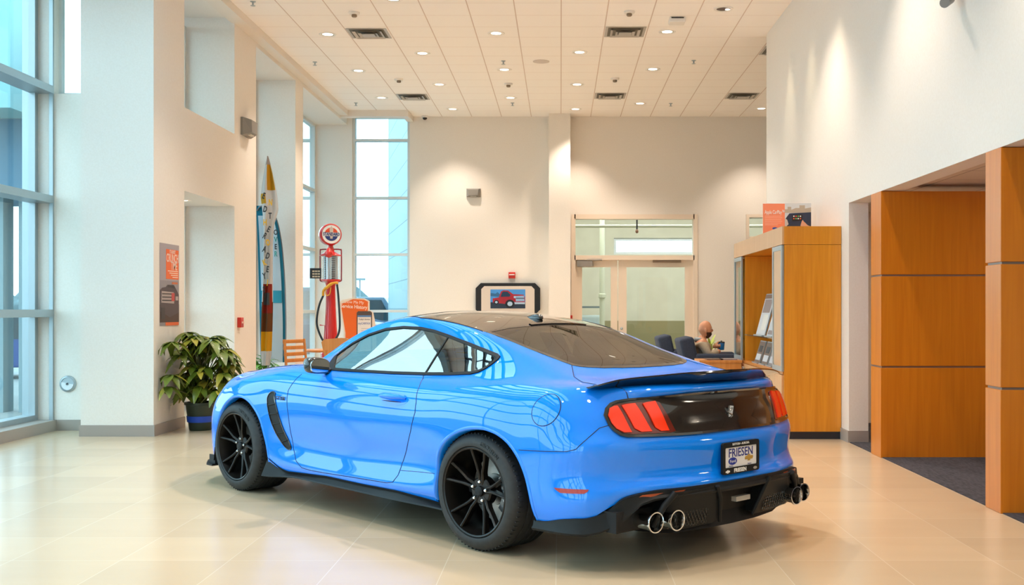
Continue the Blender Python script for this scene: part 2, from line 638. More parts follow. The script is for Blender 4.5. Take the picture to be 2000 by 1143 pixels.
# workshop seen through the doors
ws = noise_mat('workshop_wall', '#c9c6b2', '#d0cdb9', (3, 3, 3), .7)
wd_ = mat('workshop_dado', '#8d855f', .6)
YW = 27.5
bm = bmesh.new()
zwin0, zwin1 = PZ(497, YW), PZ(465, YW)
xa, xb = PX(1199, YW), PX(1420, YW)
bx(bm, -.5, xa, YW, YW + .2, 1.0, ZC)
bx(bm, xa, xb, YW, YW + .2, 1.0, zwin0)
bx(bm, xa, xb, YW, YW + .2, zwin1, ZC)
bx(bm, xb, 9, YW, YW + .2, 1.0, ZC)
bx(bm, -.7, -.5, YB + .3, YW, 0, ZC)
bx(bm, 8.8, 9, YB + .3, YW, 0, ZC)
bx(bm, -.7, 9, YB + .3, YW + .2, ZC, ZC + .1)
struct(obj('wall_workshop', bm, ws))
struct(box('wall_dado', -.5, 9, YW - .01, YW + .2, 0, 1.0, wd_))
struct(box('floor_workshop', -.7, 9, YB + .2, YW + .2, -.2, 0, mat('workshop_floor', '#8a8a80', .4)))
window('window_11', (xa, xb, zwin0, zwin1), [], [], 'X', YW + .1)

# wood-clad partitions standing in the opening
def partition(name, label, x0, x1, ya, yb_, ztop, group=None):
    t = thing(name, label, 'wood partition', (x0, ya, 0))
    z = [0.0, PZ(717, 9.54) - .0, PZ(538, 9.54), ztop]
    for i in range(3):
        bm = bx(bmesh.new(), 0, x1 - x0, 0, yb_ - ya, z[i] + (.008 if i else 0), z[i + 1] - (.008 if i < 2 else 0), .003, 1)
        obj('wood_panel', bm, maple, t)
    bm = bx(bmesh.new(), .012, x1 - x0, .012, yb_ - ya - .012, .02, ztop - .01)
    obj('reveal_strip', bm, mat('reveal_metal', '#8d7f78', .35, .5), t)
    return t
partition('partition', 'maple-clad partition beside the grey wall end, wide front face with two dark joints', 2.80, 5.2, 9.54, 9.84, zo - .004)
partition('partition', 'nearest maple-clad partition at the right edge standing on the dark carpet line', 2.80, 5.2, 6.94, 7.19, zo - .004)

# exterior
ext_ground = noise_mat('pavement', '#8d9290', '#7c8281', (.6, .6, .6), .9)
struct(box('ground', -90, 60, -60, 140, -.5, -.2, ext_ground))
# ================================================================ ceiling fittings
def CP(px, py):
    Y = F * HC / (603 - py)
    return PX(px, Y), Y
lamp_m = bpy.data.materials.new('lamp_glow')
lamp_m.use_nodes = True
_b = lamp_m.node_tree.nodes['Principled BSDF']
_b.inputs['Base Color'].default_value = (1, .95, .85, 1)
_b.inputs['Emission Color'].default_value = (1, .90, .74, 1)
_b.inputs['Emission Strength'].default_value = 3.0
rim_w = mat('fitting_white', '#efe9e2', .45)
rim_c = mat('reflector_cone', '#e8d9b8', .2, .6)
DL = [(640, 67), (969, 65), (1303, 62), (825, 104), (1132, 102), (700, 138), (985, 136), (1275, 135), (858, 165), (1127, 165), (745, 191), (997, 191), (884, 213), (1124, 213), (1250, 202), (1487, 212), (768, -2)]
DLN = ['first row, left of three', 'first row, middle of three', 'first row, right of three', 'second row, left', 'second row, right', 'third row, left', 'third row, middle', 'third row, right',
       'fourth row, left', 'fourth row, right', 'fifth row, above the left window', 'fifth row, near the middle', 'last row above the window corner', 'last row above the wall pier',
       'last row right of the pier', 'far corner half behind the right wall', 'cut by the top edge of the photo']
ring_me = cone_me = disc_me = None
def downlight(i, x, y, label, power, k=1.0, aim=None):
    global ring_me, cone_me, disc_me
    t = thing('downlight', label, 'ceiling light', (x, y, ZC), 0, 'recessed round ceiling lights')
    if ring_me is None:
        ring_me = obj('trim_ring', lathe(bmesh.new(), [(.085, .0), (.088, -.006), (.112, -.008), (.118, -.002), (.118, 0)], 28), rim_w, None, 40).data
        cone_me = obj('reflector', lathe(bmesh.new(), [(.087, -.004), (.06, -.001), (.06, -.0005)], 28), rim_c, None, 40).data
        disc_me = obj('bulb', lathe(bmesh.new(), [(.072, -.0025), (.04, -.0045), (0, -.005)], 24), lamp_m, None, 40).data
        for q in [q for q in C.objects if q.data in (ring_me, cone_me, disc_me)]:
            bpy.data.objects.remove(q)
    for nm, me in (('trim_ring', ring_me), ('reflector', cone_me), ('bulb', disc_me)):
        q = bpy.data.objects.new(nm, me)
        C.objects.link(q)
        q.parent = t
    l = bpy.data.lights.new('downlight_beam', 'SPOT')
    l.energy = power
    l.color = (1.0, .86, .73)
    l.spot_size = math.radians(92)
    l.spot_blend = .7
    l.shadow_soft_size = .07
    o = bpy.data.objects.new('downlight_beam', l)
    C.objects.link(o)
    o.location = (x, y, ZC - .03)
    if aim is not None:
        o.rotation_euler = (Vector(aim) - o.location).to_track_quat('-Z', 'Y').to_euler()
    return t
SPOT_W = 185
for i, (p, n_) in enumerate(zip(DL, DLN)):
    x, y = CP(*p)
    downlight(i, x, y, 'small round lit ceiling downlight, ' + n_, SPOT_W)
# the rows go on towards the front of the hall, outside the picture
for yy in (11.2, 8.6, 6.0, 3.4, .8, -1.8):
    for xx in (-2.6, -.3, 2.0):
        l = bpy.data.lights.new('downlight_beam', 'SPOT')
        l.energy = SPOT_W * (2.6 if (xx, yy) == (-.3, 8.6) else 1.0)
        l.color = (1.0, .86, .73)
        l.spot_size = math.radians(92)
        l.spot_blend = .7
        l.shadow_soft_size = .07
        o = bpy.data.objects.new('downlight_beam', l)
        C.objects.link(o)
        o.location = (xx, yy, ZC - .03)
t_ = downlight(99, XL - .40, YL(420), 'small downlight in the soffit of the doorway through the pier', 25)
for q_ in [t_, bpy.data.objects[-1]] if False else [t_]:
    q_.location.z = 2.61
bpy.data.objects[[o.name for o in C.objects if o.name.startswith('downlight_beam')][-1]].location.z = 2.59
# adjustable spot over the right wall
x, y = CP(1413, 17)
t = thing('downlight', 'adjustable ceiling spotlight with a dark tilted opening near the right wall', 'ceiling light', (x, y, ZC))
obj('trim_ring', lathe(bmesh.new(), [(.085, 0), (.09, -.008), (.12, -.008), (.125, 0)], 28), rim_w, t, 40)
obj('housing', lathe(bmesh.new(), [(.089, -.003), (.05, -.0015), (0, -.001)], 28), mat('housing_bronze', '#4a2f1c', .4, .3), t, 40)
bm = lathe(bmesh.new(), [(.03, -.012), (.026, -.008), (0, -.006)], 20)
bm.transform(Matrix.Translation((.05, 0, 0)))
obj('bulb', bm, lamp_m, t, 40)
# wall-washers grazing the right wall and the far wall
for (xx, yy, tgt) in ((2.35, 13.3, (2.81, 13.4, 3.0)), (2.35, 12.2, (2.81, 12.25, 3.0)), (2.35, 11.0, (2.81, 11.0, 3.0))):
    l = bpy.data.lights.new('wall_washer', 'SPOT')
    l.energy = 45
    l.color = (1.0, .84, .55)
    l.spot_size = math.radians(38)
    l.spot_blend = .9
    l.shadow_soft_size = .04
    o = bpy.data.objects.new('wall_washer', l)
    C.objects.link(o)
    o.location = (xx, yy, ZC - .03)
    o.rotation_euler = (Vector(tgt) - o.location).to_track_quat('-Z', 'Y').to_euler()

# square air diffusers
vent_g = mat('diffuser_grey', '#b9b2aa', .45, .2)
vent_d = mat('diffuser_shade', '#6d6658', .6)
def ceiling_vent(p, label):
    x, y = CP(*p)
    x = round((x - .29) / .579) * .579 + .29
    t = thing('ceiling_vent', label, 'air vent', (x, y, ZC), 0, 'square ceiling air diffusers')
    S = .272
    bm = bmesh.new()
    for r0, r1, za, zb in ((S, .235, -.004, -.006), (.20, .165, -.028, -.012), (.13, .095, -.034, -.018)):
        A_ = [bm.verts.new((r0 * a, r0 * b, za)) for a, b in ((1, 1), (-1, 1), (-1, -1), (1, -1))]
        B_ = [bm.verts.new((r1 * a, r1 * b, zb)) for a, b in ((1, 1), (-1, 1), (-1, -1), (1, -1))]
        for i in range(4):
            bm.faces.new((A_[i], A_[(i + 1) % 4], B_[(i + 1) % 4], B_[i]))
    obj('louvre_frame', bm, vent_g, t)
    obj('louvre_plate', bx(bmesh.new(), -.085, .085, -.085, .085, -.036, -.028), vent_g, t)
    obj('vent_throat', bx(bmesh.new(), -.24, .24, -.24, .24, -.003, -.001), vent_d, t)
for p, n_ in (((724, 65), 'front left, between two downlights'), ((1220, 62), 'front right, left of a downlight'), ((805, 189), 'far left, near the corner window'), ((1189, 187), 'far middle, over the double door'),
              ((1447, 187), 'far right, beside the right wall'), ((1500, 98), 'half hidden behind the right wall')):
    ceiling_vent(p, 'square stepped ceiling air diffuser, ' + n_)
# smoke detectors and sprinklers
def detector(p, label, r=.06):
    x, y = CP(*p)
    t = thing('smoke_detector', label, 'smoke detector', (x, y, ZC), 0, 'ceiling smoke detectors')
    obj('detector_base', lathe(bmesh.new(), [(r * 1.15, 0), (r * 1.15, -.02), (r, -.03), (0, -.03)], 24), rim_w, t, 40)
    obj('sensor_cap', lathe(bmesh.new(), [(r * .55, -.03), (r * .6, -.05), (r * .45, -.062), (0, -.062)], 20), mat('sensor_brown', '#8c7a66', .5), t, 40)
for p, n_ in (((692, 24), 'above the front left diffuser'), ((779, 154), 'by the far left diffuser'), ((1229, 22), 'above the front right diffuser'), ((1201, 153), 'by the far middle diffuser'), ((993, 163), 'between two middle downlights')):
    detector(p, 'small round ceiling smoke detector, ' + n_)
for p, n_ in (((494, 3), 'at the top left corner of the ceiling'), ((615, 121), 'near the left trim'), ((695, 201), 'over the corner window'), ((983, 119), 'above the middle downlight'), ((1001, 201), 'in the far middle'),
              ((1355, 118), 'towards the right wall'), ((1310, 202), 'far right of the ceiling')):
    x, y = CP(*p)
    t = thing('sprinkler', 'tiny ceiling sprinkler head, ' + n_, 'sprinkler', (x, y, ZC), 0, 'ceiling sprinkler heads')
    obj('escutcheon', lathe(bmesh.new(), [(.035, 0), (.033, -.006), (.012, -.010), (.010, -.045), (.0, -.045)], 16), alu, t, 40)
    obj('deflector', lathe(bmesh.new(), [(.0, -.055), (.03, -.053), (.03, -.050), (.0, -.048)], 16), alu, t, 40)
x, y = CP(1057, 120)
tag(obj('ceiling_speaker', lathe(bmesh.new(), [(.125, ZC), (.125, ZC - .006), (.11, ZC - .009), (0, ZC - .010)], 32, 'Z', (x, y, 0)), mat('grille_grey', '#d3c8c0', .7), None, 40), 'flat round grey ceiling speaker grille in the middle of the ceiling', 'speaker')
x, y = CP(1322, 36)
t = thing('ceiling_sensor', 'small white box with a dark slot hanging from the ceiling at the right', 'sensor', (x, y, ZC))
obj('sensor_case', bx(bmesh.new(), -.10, .10, -.09, .09, -.07, 0, .008), rim_w, t)
obj('sensor_slot', bx(bmesh.new(), -.08, .08, -.095, -.088, -.02, -.006), mat('slot_dark', '#332a22', .6), t)
t = thing('security_camera', 'small dome security camera at the top of the far wall', 'camera', (PX(831, YB), YB - .1, ZC))
obj('camera_base', lathe(bmesh.new(), [(.07, 0), (.07, -.03), (.05, -.04), (0, -.04)], 20), rim_w, t, 40)
obj('camera_dome', lathe(bmesh.new(), [(.045, -.04), (.04, -.065), (.02, -.08), (0, -.083)], 20), mat('dome_black', '#111111', .1), t, 60)
# ================================================================ things in the hall
wood_or = wood_mat('light_oak', '#d08a45', '#c2772f', .35)
wood_cab = wood_mat('cabinet_maple', '#e8992a', '#d6841a', .34)
wood_face = wood_mat('cabinet_face', '#d9a878', '#d09c6a', .4)
black_p = mat('black_plastic', '#141416', .4)
white_b = mat('white_board', '#eeece8', .5)
orange_b = mat('orange_print', '#ee6a2c', .5)
navy_f = noise_mat('navy_fabric', '#2a3142', '#323a4c', (90, 90, 90), .9)
leaf_m = noise_mat('leaf_green', '#4a5a16', '#6b7a20', (9, 9, 9), .38, coat=.3)
leaf_y = noise_mat('leaf_yellow_green', '#8a8a2a', '#b09a36', (9, 9, 9), .4)
paper = mat('printed_paper', '#d9d6d0', .5)
ink = mat('dark_ink', '#2b2a2c', .5)

# ---- display cabinet against the right wall
cX0, cX1, cY0, cY1, cZ = 2.238, XR - .004, 10.91, 13.94, PZ(442, 10.91)
cab = thing('display_cabinet', 'tall maple display cabinet with open lit niche and frosted glass doors beside the right wall', 'cabinet', (cX0, cY0, 0))
def cb(name, x0, x1, y0, y1, z0, z1, m, par=None, bev=0.0):
    bm = bx(bmesh.new(), x0 - cX0, x1 - cX0, y0 - cY0, y1 - cY0, z0, z1, bev)
    return obj(name, bm, m, par or cab, 40 if bev else None)
zl, zf = .675, PZ(478, 10.91)
cb('side_panel', cX0, cX1, cY0, cY0 + .03, .075, zf, wood_cab)
cb('side_panel', cX0, cX1, cY1 - .03, cY1, .075, zf, wood_cab)
cb('top_fascia', cX0 - .004, cX1, cY0 - .002, cY1, zf + .003, cZ, wood_cab)
cb('fascia_front', cX0 - .022, cX0 - .004, cY0 - .002, cY1, zf + .003, cZ, wood_face)
cb('back_panel', cX1 - .02, cX1, cY0 + .03, cY1 - .03, .075, zf, wood_face)
cb('kick_plate', cX0 + .03, cX1, cY0 + .004, cY1, 0, .075, mat('kick_black', '#221f26', .6))
cb('counter', cX0 - .01, cX1 - .02, cY0 + .03, cY1 - .03, zl - .03, zl, wood_or)
nA, nB = 2.238 * F / (1512 - 1095), 2.238 * F / (1452 - 1095)
cb('divider', cX0 + .02, cX1 - .02, nA - .025, nA, zl, zf, wood_cab)
cb('divider', cX0 + .02, cX1 - .02, nB, nB + .025, zl, zf, wood_cab)
shelf_g = glass_mat('shelf_glass', (.88, .95, .93), .08)
frost = mat('frosted_pane', '#d7b08c', .25, coat=.4)
pane_d = glass_mat('cabinet_glass', (.82, .86, .84), .10)
shelf_z = PZ(657, 12.3)
cb('glass_shelf', cX0 + .01, cX1 - .02, nA, nB, shelf_z - .012, shelf_z, shelf_g)
for (a, b, pm) in ((cY0 + .012, nA - .012, frost), (nB + .012, cY1 - .012, pane_d)):
    bm = bmesh.new()
    X0, X1 = -.024, -.004
    for q in ((a, a + .05, zl, zf - .003), (b - .05, b, zl, zf - .003), (a + .05, b - .05, zl, zl + .05), (a + .05, b - .05, zf - .05, zf - .003)):
        bx(bm, X0, X1, q[0] - cY0, q[1] - cY0, q[2], q[3])
    dr = obj('glazed_door', bm, alu, cab)
    obj('door_pane', bx(bmesh.new(), -.016, -.010, a + .05 - cY0, b - .05 - cY0, zl + .05, zf - .05), pm, dr)
for k in range(4):
    z = zl + .25 + k * .28
    cb('inner_shelf', cX0 + .03, cX1 - .02, nB + .03, cY1 - .03, z, z + .012, shelf_g)
n_d = 4
for k in range(n_d):
    a = cY0 + .03 + (cY1 - cY0 - .06) * k / n_d
    b = cY0 + .03 + (cY1 - cY0 - .06) * (k + 1) / n_d
    dr = cb('lower_door', cX0 - .02, cX0, a + .003, b - .003, .08, zl - .035, wood_face)
    y = (b - .06 if k % 2 == 0 else a + .06) - cY0
    bm = tube(bmesh.new(), [(-.02, y, .50), (-.045, y, .50), (-.045, y, .60), (-.02, y, .60)], .005, 8)
    obj('door_handle', bm, steel if False else alu, dr)
cb('socket_plate', cX1 - .026, cX1 - .02, 11.62, 11.74, PZ(552, 11.7), PZ(536, 11.7), mat('socket_grey', '#7d7468', .4))

# printed displays leaning in the niche
def leaning(name, label, cat, y, w, z, h, lean, mfront, group, x=2.40, stripes=()):
    t = thing(name, label, cat, (x, y, z), 0, group)
    bm = bx(bmesh.new(), 0, .012, 0, w, 0, h)
    M = Matrix.Rotation(lean, 4, 'Y')
    bm.transform(M)
    obj('backing', bm, alu, t)
    bm = bx(bmesh.new(), -.002, 0, .012, w - .012, .012, h - .012)
    bm.transform(M)
    obj('printed_sheet', bm, mfront, t)
    for (a, b, c, d, m) in stripes:
        bm = bx(bmesh.new(), -.004, -.002, .012 + a * (w - .024), .012 + b * (w - .024), .012 + c * (h - .024), .012 + d * (h - .024))
        bm.transform(M)
        obj('printed_panel', bm, m, t)
    bm = bx(bmesh.new(), -.03, .02, .02, w - .02, -.0, .012)
    obj('easel_foot', bm, alu, t)
    return t
taupe = mat('print_taupe', '#8b7a78', .4)
silver = mat('print_silver', '#c9ccd2', .35)
brown = mat('print_brown', '#6d5040', .4)
leaning('brochure_stand', 'tall framed price sheet leaning on the glass shelf, left of two', 'brochure stand', 12.23, .55, shelf_z, .50, .26, silver, 'framed sheets on the glass shelf', 2.285,
        [(0, 1, .90, 1, brown), (.1, .9, .55, .88, taupe), (.1, .6, .12, .5, paper)])
leaning('brochure_stand', 'shorter framed sheet leaning on the glass shelf, right of two', 'brochure stand', 11.68, .47, shelf_z, .34, .28, silver, 'framed sheets on the glass shelf', 2.29,
        [(.1, .9, .5, .9, paper), (.15, .5, .3, .45, ink), (.1, .9, .05, .2, taupe)])
for k, (y, lab, st) in enumerate(((12.50, 'leftmost brown car brochure leaning on the counter of the maple cabinet', brown), (12.08, 'middle brown car brochure leaning on the counter of the maple cabinet', brown),
                                  (11.70, 'grey car brochure leaning third from left on the cabinet counter', taupe), (11.46, 'white brochure leaning on the cabinet counter beside the frosted door', paper))):
    leaning('brochure', lab, 'brochure', y, .36 if k < 3 else .22, zl, .27, .30, st, 'brochures on the cabinet counter', 2.28 + .004 * k, [(.1, .9, .1, .4, silver), (.2, .8, .5, .8, ink)])

# board on the cabinet top
t = thing('sign_board', 'orange and photo sign board with a dashboard picture standing on top of the display cabinet', 'sign', (PX(1490, 11.95), 11.95, cZ))
bw, bh = PX(1584, 11.95) - PX(1490, 11.95), PZ(397, 11.95) - cZ
obj('board', bx(bmesh.new(), 0, bw, 0, .012, 0, bh), white_b, t)
obj('orange_panel', bx(bmesh.new(), 0, bw * .455, -.002, 0, 0, bh - .005), mat('salmon_print', '#ee8a63', .5), t)
text('lettering', 'Apple CarPlay\u2122', .058, frame_m((.02, -.003, bh - .10), (1, 0, 0), (0, 0, 1)), white_b, t, align='LEFT', sx=.56, depth=.0005, bold=.0005)
for k in range(6):
    obj('text_line', bx(bmesh.new(), .02, bw * (.40 if k % 2 else .38) - .012 * (k == 5) * 4, -.003, -.002, bh - .145 - k * .019, bh - .139 - k * .019), mat('salmon_pale', '#f6b59a', .5), t)
obj('maker_oval', prism(bmesh.new(), [(bw * .25 + .03 * math.cos(a), .055 + .012 * math.sin(a)) for a in np.linspace(0, 2 * PI, 20)[:-1]], -.0035, -.002, 'XZ'), mat('oval_navy', '#2b4a9c', .4), t)
pic = obj('photo_panel', bx(bmesh.new(), bw * .455, bw, -.002, 0, .0, bh), mat('photo_sky', '#cfd6d8', .5), t)
x0 = bw * .455
def flat(name, poly, m, par, y0=-.0035, y1=-.002):
    return obj(name, prism(bmesh.new(), poly, y0, y1, 'XZ'), m, par)
flat('photo_skyline', [(x0, bh * .68), (x0, bh * .8), (x0 + .03, bh * .8), (x0 + .03, bh * .88), (x0 + .07, bh * .88), (x0 + .07, bh * .78), (x0 + .12, bh * .84), (x0 + .16, bh * .84), (x0 + .16, bh * .93), (x0 + .22, bh * .93), (x0 + .22, bh * .82), (bw, bh * .86), (bw, bh * .68)], mat('photo_city', '#b4a996', .5), t)
flat('photo_dash', [(x0 + .02, .04), (x0 + .01, bh * .5), (x0 + .05, bh * .66), (bw, bh * .70), (bw, .04), (bw - .04, .01)], mat('photo_dark', '#22304a', .35), t, -.005)
flat('photo_screen', [(x0 + .08, bh * .40), (x0 + .08, bh * .60), (x0 + .19, bh * .62), (x0 + .19, bh * .42)], black_p, t, -.0062)
for k in range(8):
    cx, cz = x0 + .098 + (k % 4) * .024, bh * .565 - (k // 4) * .026
    flat('screen_icon', [(cx - .007, cz - .006), (cx + .007, cz - .006), (cx + .007, cz + .007), (cx - .007, cz + .007)], mat('icon_%d' % (k % 3), ('#f2f2f2', '#f0643c', '#7ad06a')[k % 3], .4), t, -.0072)
flat('photo_hand', [(x0 + .17, bh * .25), (x0 + .185, bh * .40), (x0 + .195, bh * .45), (x0 + .205, bh * .40), (x0 + .25, bh * .27), (bw, bh * .22), (bw, bh * .10), (x0 + .23, bh * .16)], mat('photo_skin', '#d2a084', .5), t, -.0072)
flat('photo_arm', [(x0, .06), (x0, bh * .5), (x0 + .025, bh * .45), (x0 + .04, .10)], mat('photo_shirt', '#c5c0ba', .5), t, -.0062)

# ---- potted plant by the pier
random.seed(5)
def leaf_blade(bm, base, d, up, L, W, droop, seg=5):
    d = Vector(d).normalized()
    side = d.cross(Vector(up)).normalized()
    if side.length < .1:
        side = Vector((1, 0, 0))
    nrm = side.cross(d).normalized()
    rows = []
    for i in range(seg + 1):
        t = i / seg
        w = W * math.sin(PI * min(.97, max(.04, t)) ** .8) ** .85
        p = Vector(base) + d * L * t - Vector((0, 0, 1)) * droop * t * t * L
        rows.append([bm.verts.new(p - side * w + nrm * w * .25), bm.verts.new(p), bm.verts.new(p + side * w + nrm * w * .25)])
    for A_, B_ in zip(rows, rows[1:]):
        for k in range(2):
            bm.faces.new((A_[k], A_[k + 1], B_[k + 1], B_[k]))
pY = 11.75
px0 = PX(392, pY)
plant = thing('potted_plant', 'large bushy umbrella plant in a dark pot with blue ribbon at the pier corner', 'plant', (px0, pY, 0))
bm = lathe(bmesh.new(), [(0, 0), (.115, 0), (.12, .01), (.155, .27), (.17, .275), (.172, .30), (.16, .302), (.15, .27), (0, .265)], 32)
obj('pot', bm, mat('pot_dark_green', '#2c3a2c', .4), plant, 40)
bm = lathe(bmesh.new(), [(.137, .09), (.1405, .09), (.148, .155), (.144, .155)], 32)
bm2 = bm
obj('ribbon', bm2, mat('ribbon_blue', '#1c4fc4', .35), plant, 40)
bm = bmesh.new()
lm = bmesh.new()
ly = bmesh.new()
heads = []
for k in range(54):
    a = random.uniform(0, 2 * PI)
    hgt = random.uniform(.42, 1.02)
    rad = random.uniform(.05, .46) * (1.0 - .45 * max(0, (hgt - .75) / .3))
    heads.append((min(.30, max(-.15, rad * math.cos(a))), rad * math.sin(a) * .9, hgt))
heads += [(.33, -.10, .80), (.28, -.2, .86), (-.16, -.42, .96), (-.15, -.46, .62), (-.18, -.5, .50), (.0, -.15, 1.02), (.18, -.2, .98), (-.15, .0, 1.05)]
for (hx, hy, hz) in heads:
    p0 = (hx * .12, hy * .12, .28)
    tube(bm, [p0, (hx * .45, hy * .45, .28 + (hz - .28) * .6), (hx, hy, hz)], [.010, .007, .004], 6)
    n_ = random.choice((6, 7, 8))
    tilt = random.uniform(-.2, .25)
    for j in range(n_):
        a = 2 * PI * j / n_ + random.uniform(-.2, .2)
        L = random.uniform(.13, .21)
        d = (math.cos(a), math.sin(a), -.22 + tilt * math.cos(a) + random.uniform(-.15, .12))
        target = ly if random.random() < .16 else lm
        leaf_blade(target, (hx, hy, hz), d, (0, 0, 1), L, L * .235, random.uniform(.25, .7))
obj('stems', bm, mat('stem_green', '#5a5c2a', .6), plant, 60)
for q in lm.verts[:] + ly.verts[:] + bm.verts[:] if False else lm.verts[:] + ly.verts[:]:
    q.co.x = max(q.co.x, XL - px0 + .012 + .01 * abs(math.sin(q.co.y * 40)))
obj('foliage', lm, leaf_m, plant, 60)
obj('yellowing_foliage', ly, leaf_y, plant, 60)

# ---- poster on the side of the pier
pyA, pyB = XL * F / (311.5 - 1095), XL * F / (349 - 1095)
pz0_, pz1_ = PZ(636, (pyA + pyB) / 2), PZ(477, (pyA + pyB) / 2)
pw, ph_ = pyB - pyA, pz1_ - pz0_
post = thing('poster', 'tall narrow poster with orange headline over a truck photo on the pier side', 'poster', (XL + .001, pyA, pz0_))
def pq(name, poly, m, d=.002, par=post):
    return obj(name, prism(bmesh.new(), [(y * pw, z * ph_) for y, z in poly], d - .0012, d, 'YZ'), m, par)
R4 = lambda a, b, c, d: [(a, c), (b, c), (b, d), (a, d)]
pq('poster_sheet', R4(0, 1, 0, 1), mat('poster_grey', '#8f8a90', .45), .002)
pq('poster_sky', R4(0, 1, .55, 1), mat('poster_sky', '#a39aa0', .45), .003)
pq('headline_panel', R4(.31, .97, .57, .935), orange_b, .004)
def ptext(s, size, y, z, m, sx):
    me = text_mesh(s, size, .0004, bold=.0012, sx=sx)
    me.transform(frame_m((.0052, y * pw, z * ph_), (0, 1, 0), (0, 0, 1)))
    return link('lettering', me, m, post)
ptext("IT'S ALMOST", .05, .64, .905, mat('print_pale', '#f4d9c8', .5), .62)
ptext('CRUNCH', .125, .64, .825, mat('print_pale', '#f4d9c8', .5), .68)
ptext('TIME', .125, .72, .73, mat('print_pale', '#f4d9c8', .5), .72)
for k in range(4):
    pq('text_line', R4(.40 + .08 * k, .93, .665 - .025 * k, .675 - .025 * k), MATS['print_pale'], .005)
pq('smudge_panel', R4(.62, .92, .51, .535), mat('poster_orange_dim', '#c96f45', .5), .004)
pq('poster_ground', R4(0, 1, .04, .26), mat('poster_brown', '#4a352e', .5), .003)
pq('truck_body', [(.0, .18), (.0, .43), (.12, .46), (.30, .47), (.38, .50), (.72, .50), (.86, .44), (.98, .38), (.98, .16), (.5, .10)], mat('poster_truck', '#43333a', .4), .0045)
pq('truck_grille', [(.06, .28), (.08, .42), (.70, .41), (.72, .27)], mat('poster_chrome', '#a89a98', .3), .006)
for k in range(3):
    pq('grille_bar', R4(.10, .68, .30 + k * .04, .315 + k * .04), mat('poster_dark', '#2a2226', .4), .007)
pq('truck_badge', R4(.58, .74, .30, .40), mat('poster_red', '#c23a34', .4), .0075)
pq('truck_glass', [(.38, .47), (.43, .495), (.70, .495), (.76, .455)], mat('poster_dark', '#2a2226', .4), .006)
pq('headlamp', R4(.80, .94, .31, .36), MATS['poster_chrome'], .006)
pq('truck_tyre', R4(.05, .25, .08, .22), MATS['poster_dark'], .006)
pq('footer_band', R4(.28, .97, .0, .04), orange_b, .005)

# ---- wall fittings
t = thing('emergency_light', 'grey wedge emergency light on the pier side above the feather flag', 'emergency light', (XL, XL * F / (478 - 1095), PZ(250, XL * F / (478 - 1095))))
def wedge(t, ax):
    bm = bmesh.new()
    A_ = [(-.19, -.115), (.19, -.115), (.19, .115), (-.19, .115)]
    B_ = [(-.12, -.075), (.12, -.075), (.14, .085), (-.14, .085)]
    P = []
    for q, d in ((A_, 0), (A_, .03), (B_, .13)):
        P.append([bm.verts.new((d, u, v) if ax == 'X' else (u, -d, v)) for u, v in q])
    for a, b in zip(P, P[1:]):
        for i in range(4):
            bm.faces.new((a[i], a[(i + 1) % 4], b[(i + 1) % 4], b[i]))
    bm.faces.new(P[2])
    bm.faces.new(P[0][::-1])
    obj('light_case', bm, mat('case_grey', '#8c8780', .45, .1), t)
    bm = bmesh.new()
    if ax == 'X':
        bx(bm, .06, .10, -.08, .08, -.105, -.09)
    else:
        bx(bm, -.08, .08, -.10, -.06, -.105, -.09)
    obj('light_lens', bm, mat('lens_pale', '#cfcabd', .3), t)
wedge(t, 'X')
t = thing('emergency_light', 'grey wedge emergency light on the middle of the far wall', 'emergency light', (PX(925, YB), YB, PZ(377, YB)))
wedge(t, 'Y')
for q in children(t):
    q.scale = (.72, .72, .72)
for (nm, lab, cat, X, Y, px, py, ax, w, h) in (('fire_alarm_strobe', 'red fire alarm strobe on the far wall above the screen', 'fire alarm', 0, YB, 1000, 538, 'Y', .066, .06),
                                             ('fire_call_point', 'red fire alarm pull box on the pier side by the plant', 'fire alarm', XL, 0, 466, 630, 'X', .06, .065)):
    if ax == 'Y':
        t = thing(nm, lab, cat, (PX(px, Y), Y, PZ(py, Y)))
        obj('alarm_box', bx(bmesh.new(), -w, w, -.05, 0, -h, h, .006), mat('alarm_red', '#c92c1e', .35), t)
        obj('strobe_lens', bx(bmesh.new(), -w * .8, w * .8, -.065, -.05, -.0, .022, .004), mat('lens_clear', '#e9e4e0', .15), t)
    else:
        Y = X * F / (px - 1095)
        t = thing(nm, lab, cat, (X, Y, PZ(py, Y)))
        obj('alarm_box', bx(bmesh.new(), 0, .05, -w, w, -h, h, .006), mat('alarm_red', '#c92c1e', .35), t)
        obj('pull_handle', bx(bmesh.new(), .05, .062, -w * .7, w * .7, -.012, .012, .003), mat('handle_pale', '#e2b7a8', .4), t)
t = thing('fire_call_point', 'red fire alarm box on the far wall at the edge of the double door', 'fire alarm', (PX(1115, YB - .02), YB - .02, PZ(622, YB)))
obj('alarm_box', bx(bmesh.new(), -.03, .03, -.05, 0, -.06, .06, .006), mat('alarm_red', '#c92c1e', .35), t)
t = thing('wall_inlet', 'round chrome hose inlet cap low on the white return wall', 'pipe inlet', (PX(133, YR), YR, PZ(750, YR)))
obj('escutcheon', lathe(bmesh.new(), [(.088, 0), (.088, -.01), (.078, -.02), (.07, -.022), (.068, -.012), (0, -.012)], 32, 'Y'), alu, t, 40)
obj('flap', prism(bmesh.new(), [(.066 * math.cos(a), .066 * math.sin(a)) for a in np.linspace(PI * .9, PI * 1.98, 18)], -.022, -.012, 'XZ'), mat('cap_white', '#dfe6ea', .3), t)
obj('cap_bolt', lathe(bmesh.new(), [(.012, -.01), (.012, -.03), (0, -.03)], 14, 'Y'), mat('bolt_dark', '#4d5358', .4, .5), t, 40)
t = thing('security_camera', 'grey camera bracket high on the right wall at the top edge of the photo', 'camera', (XR, XR * F / (1878 - 1095), PZ(2, XR * F / (1878 - 1095))))
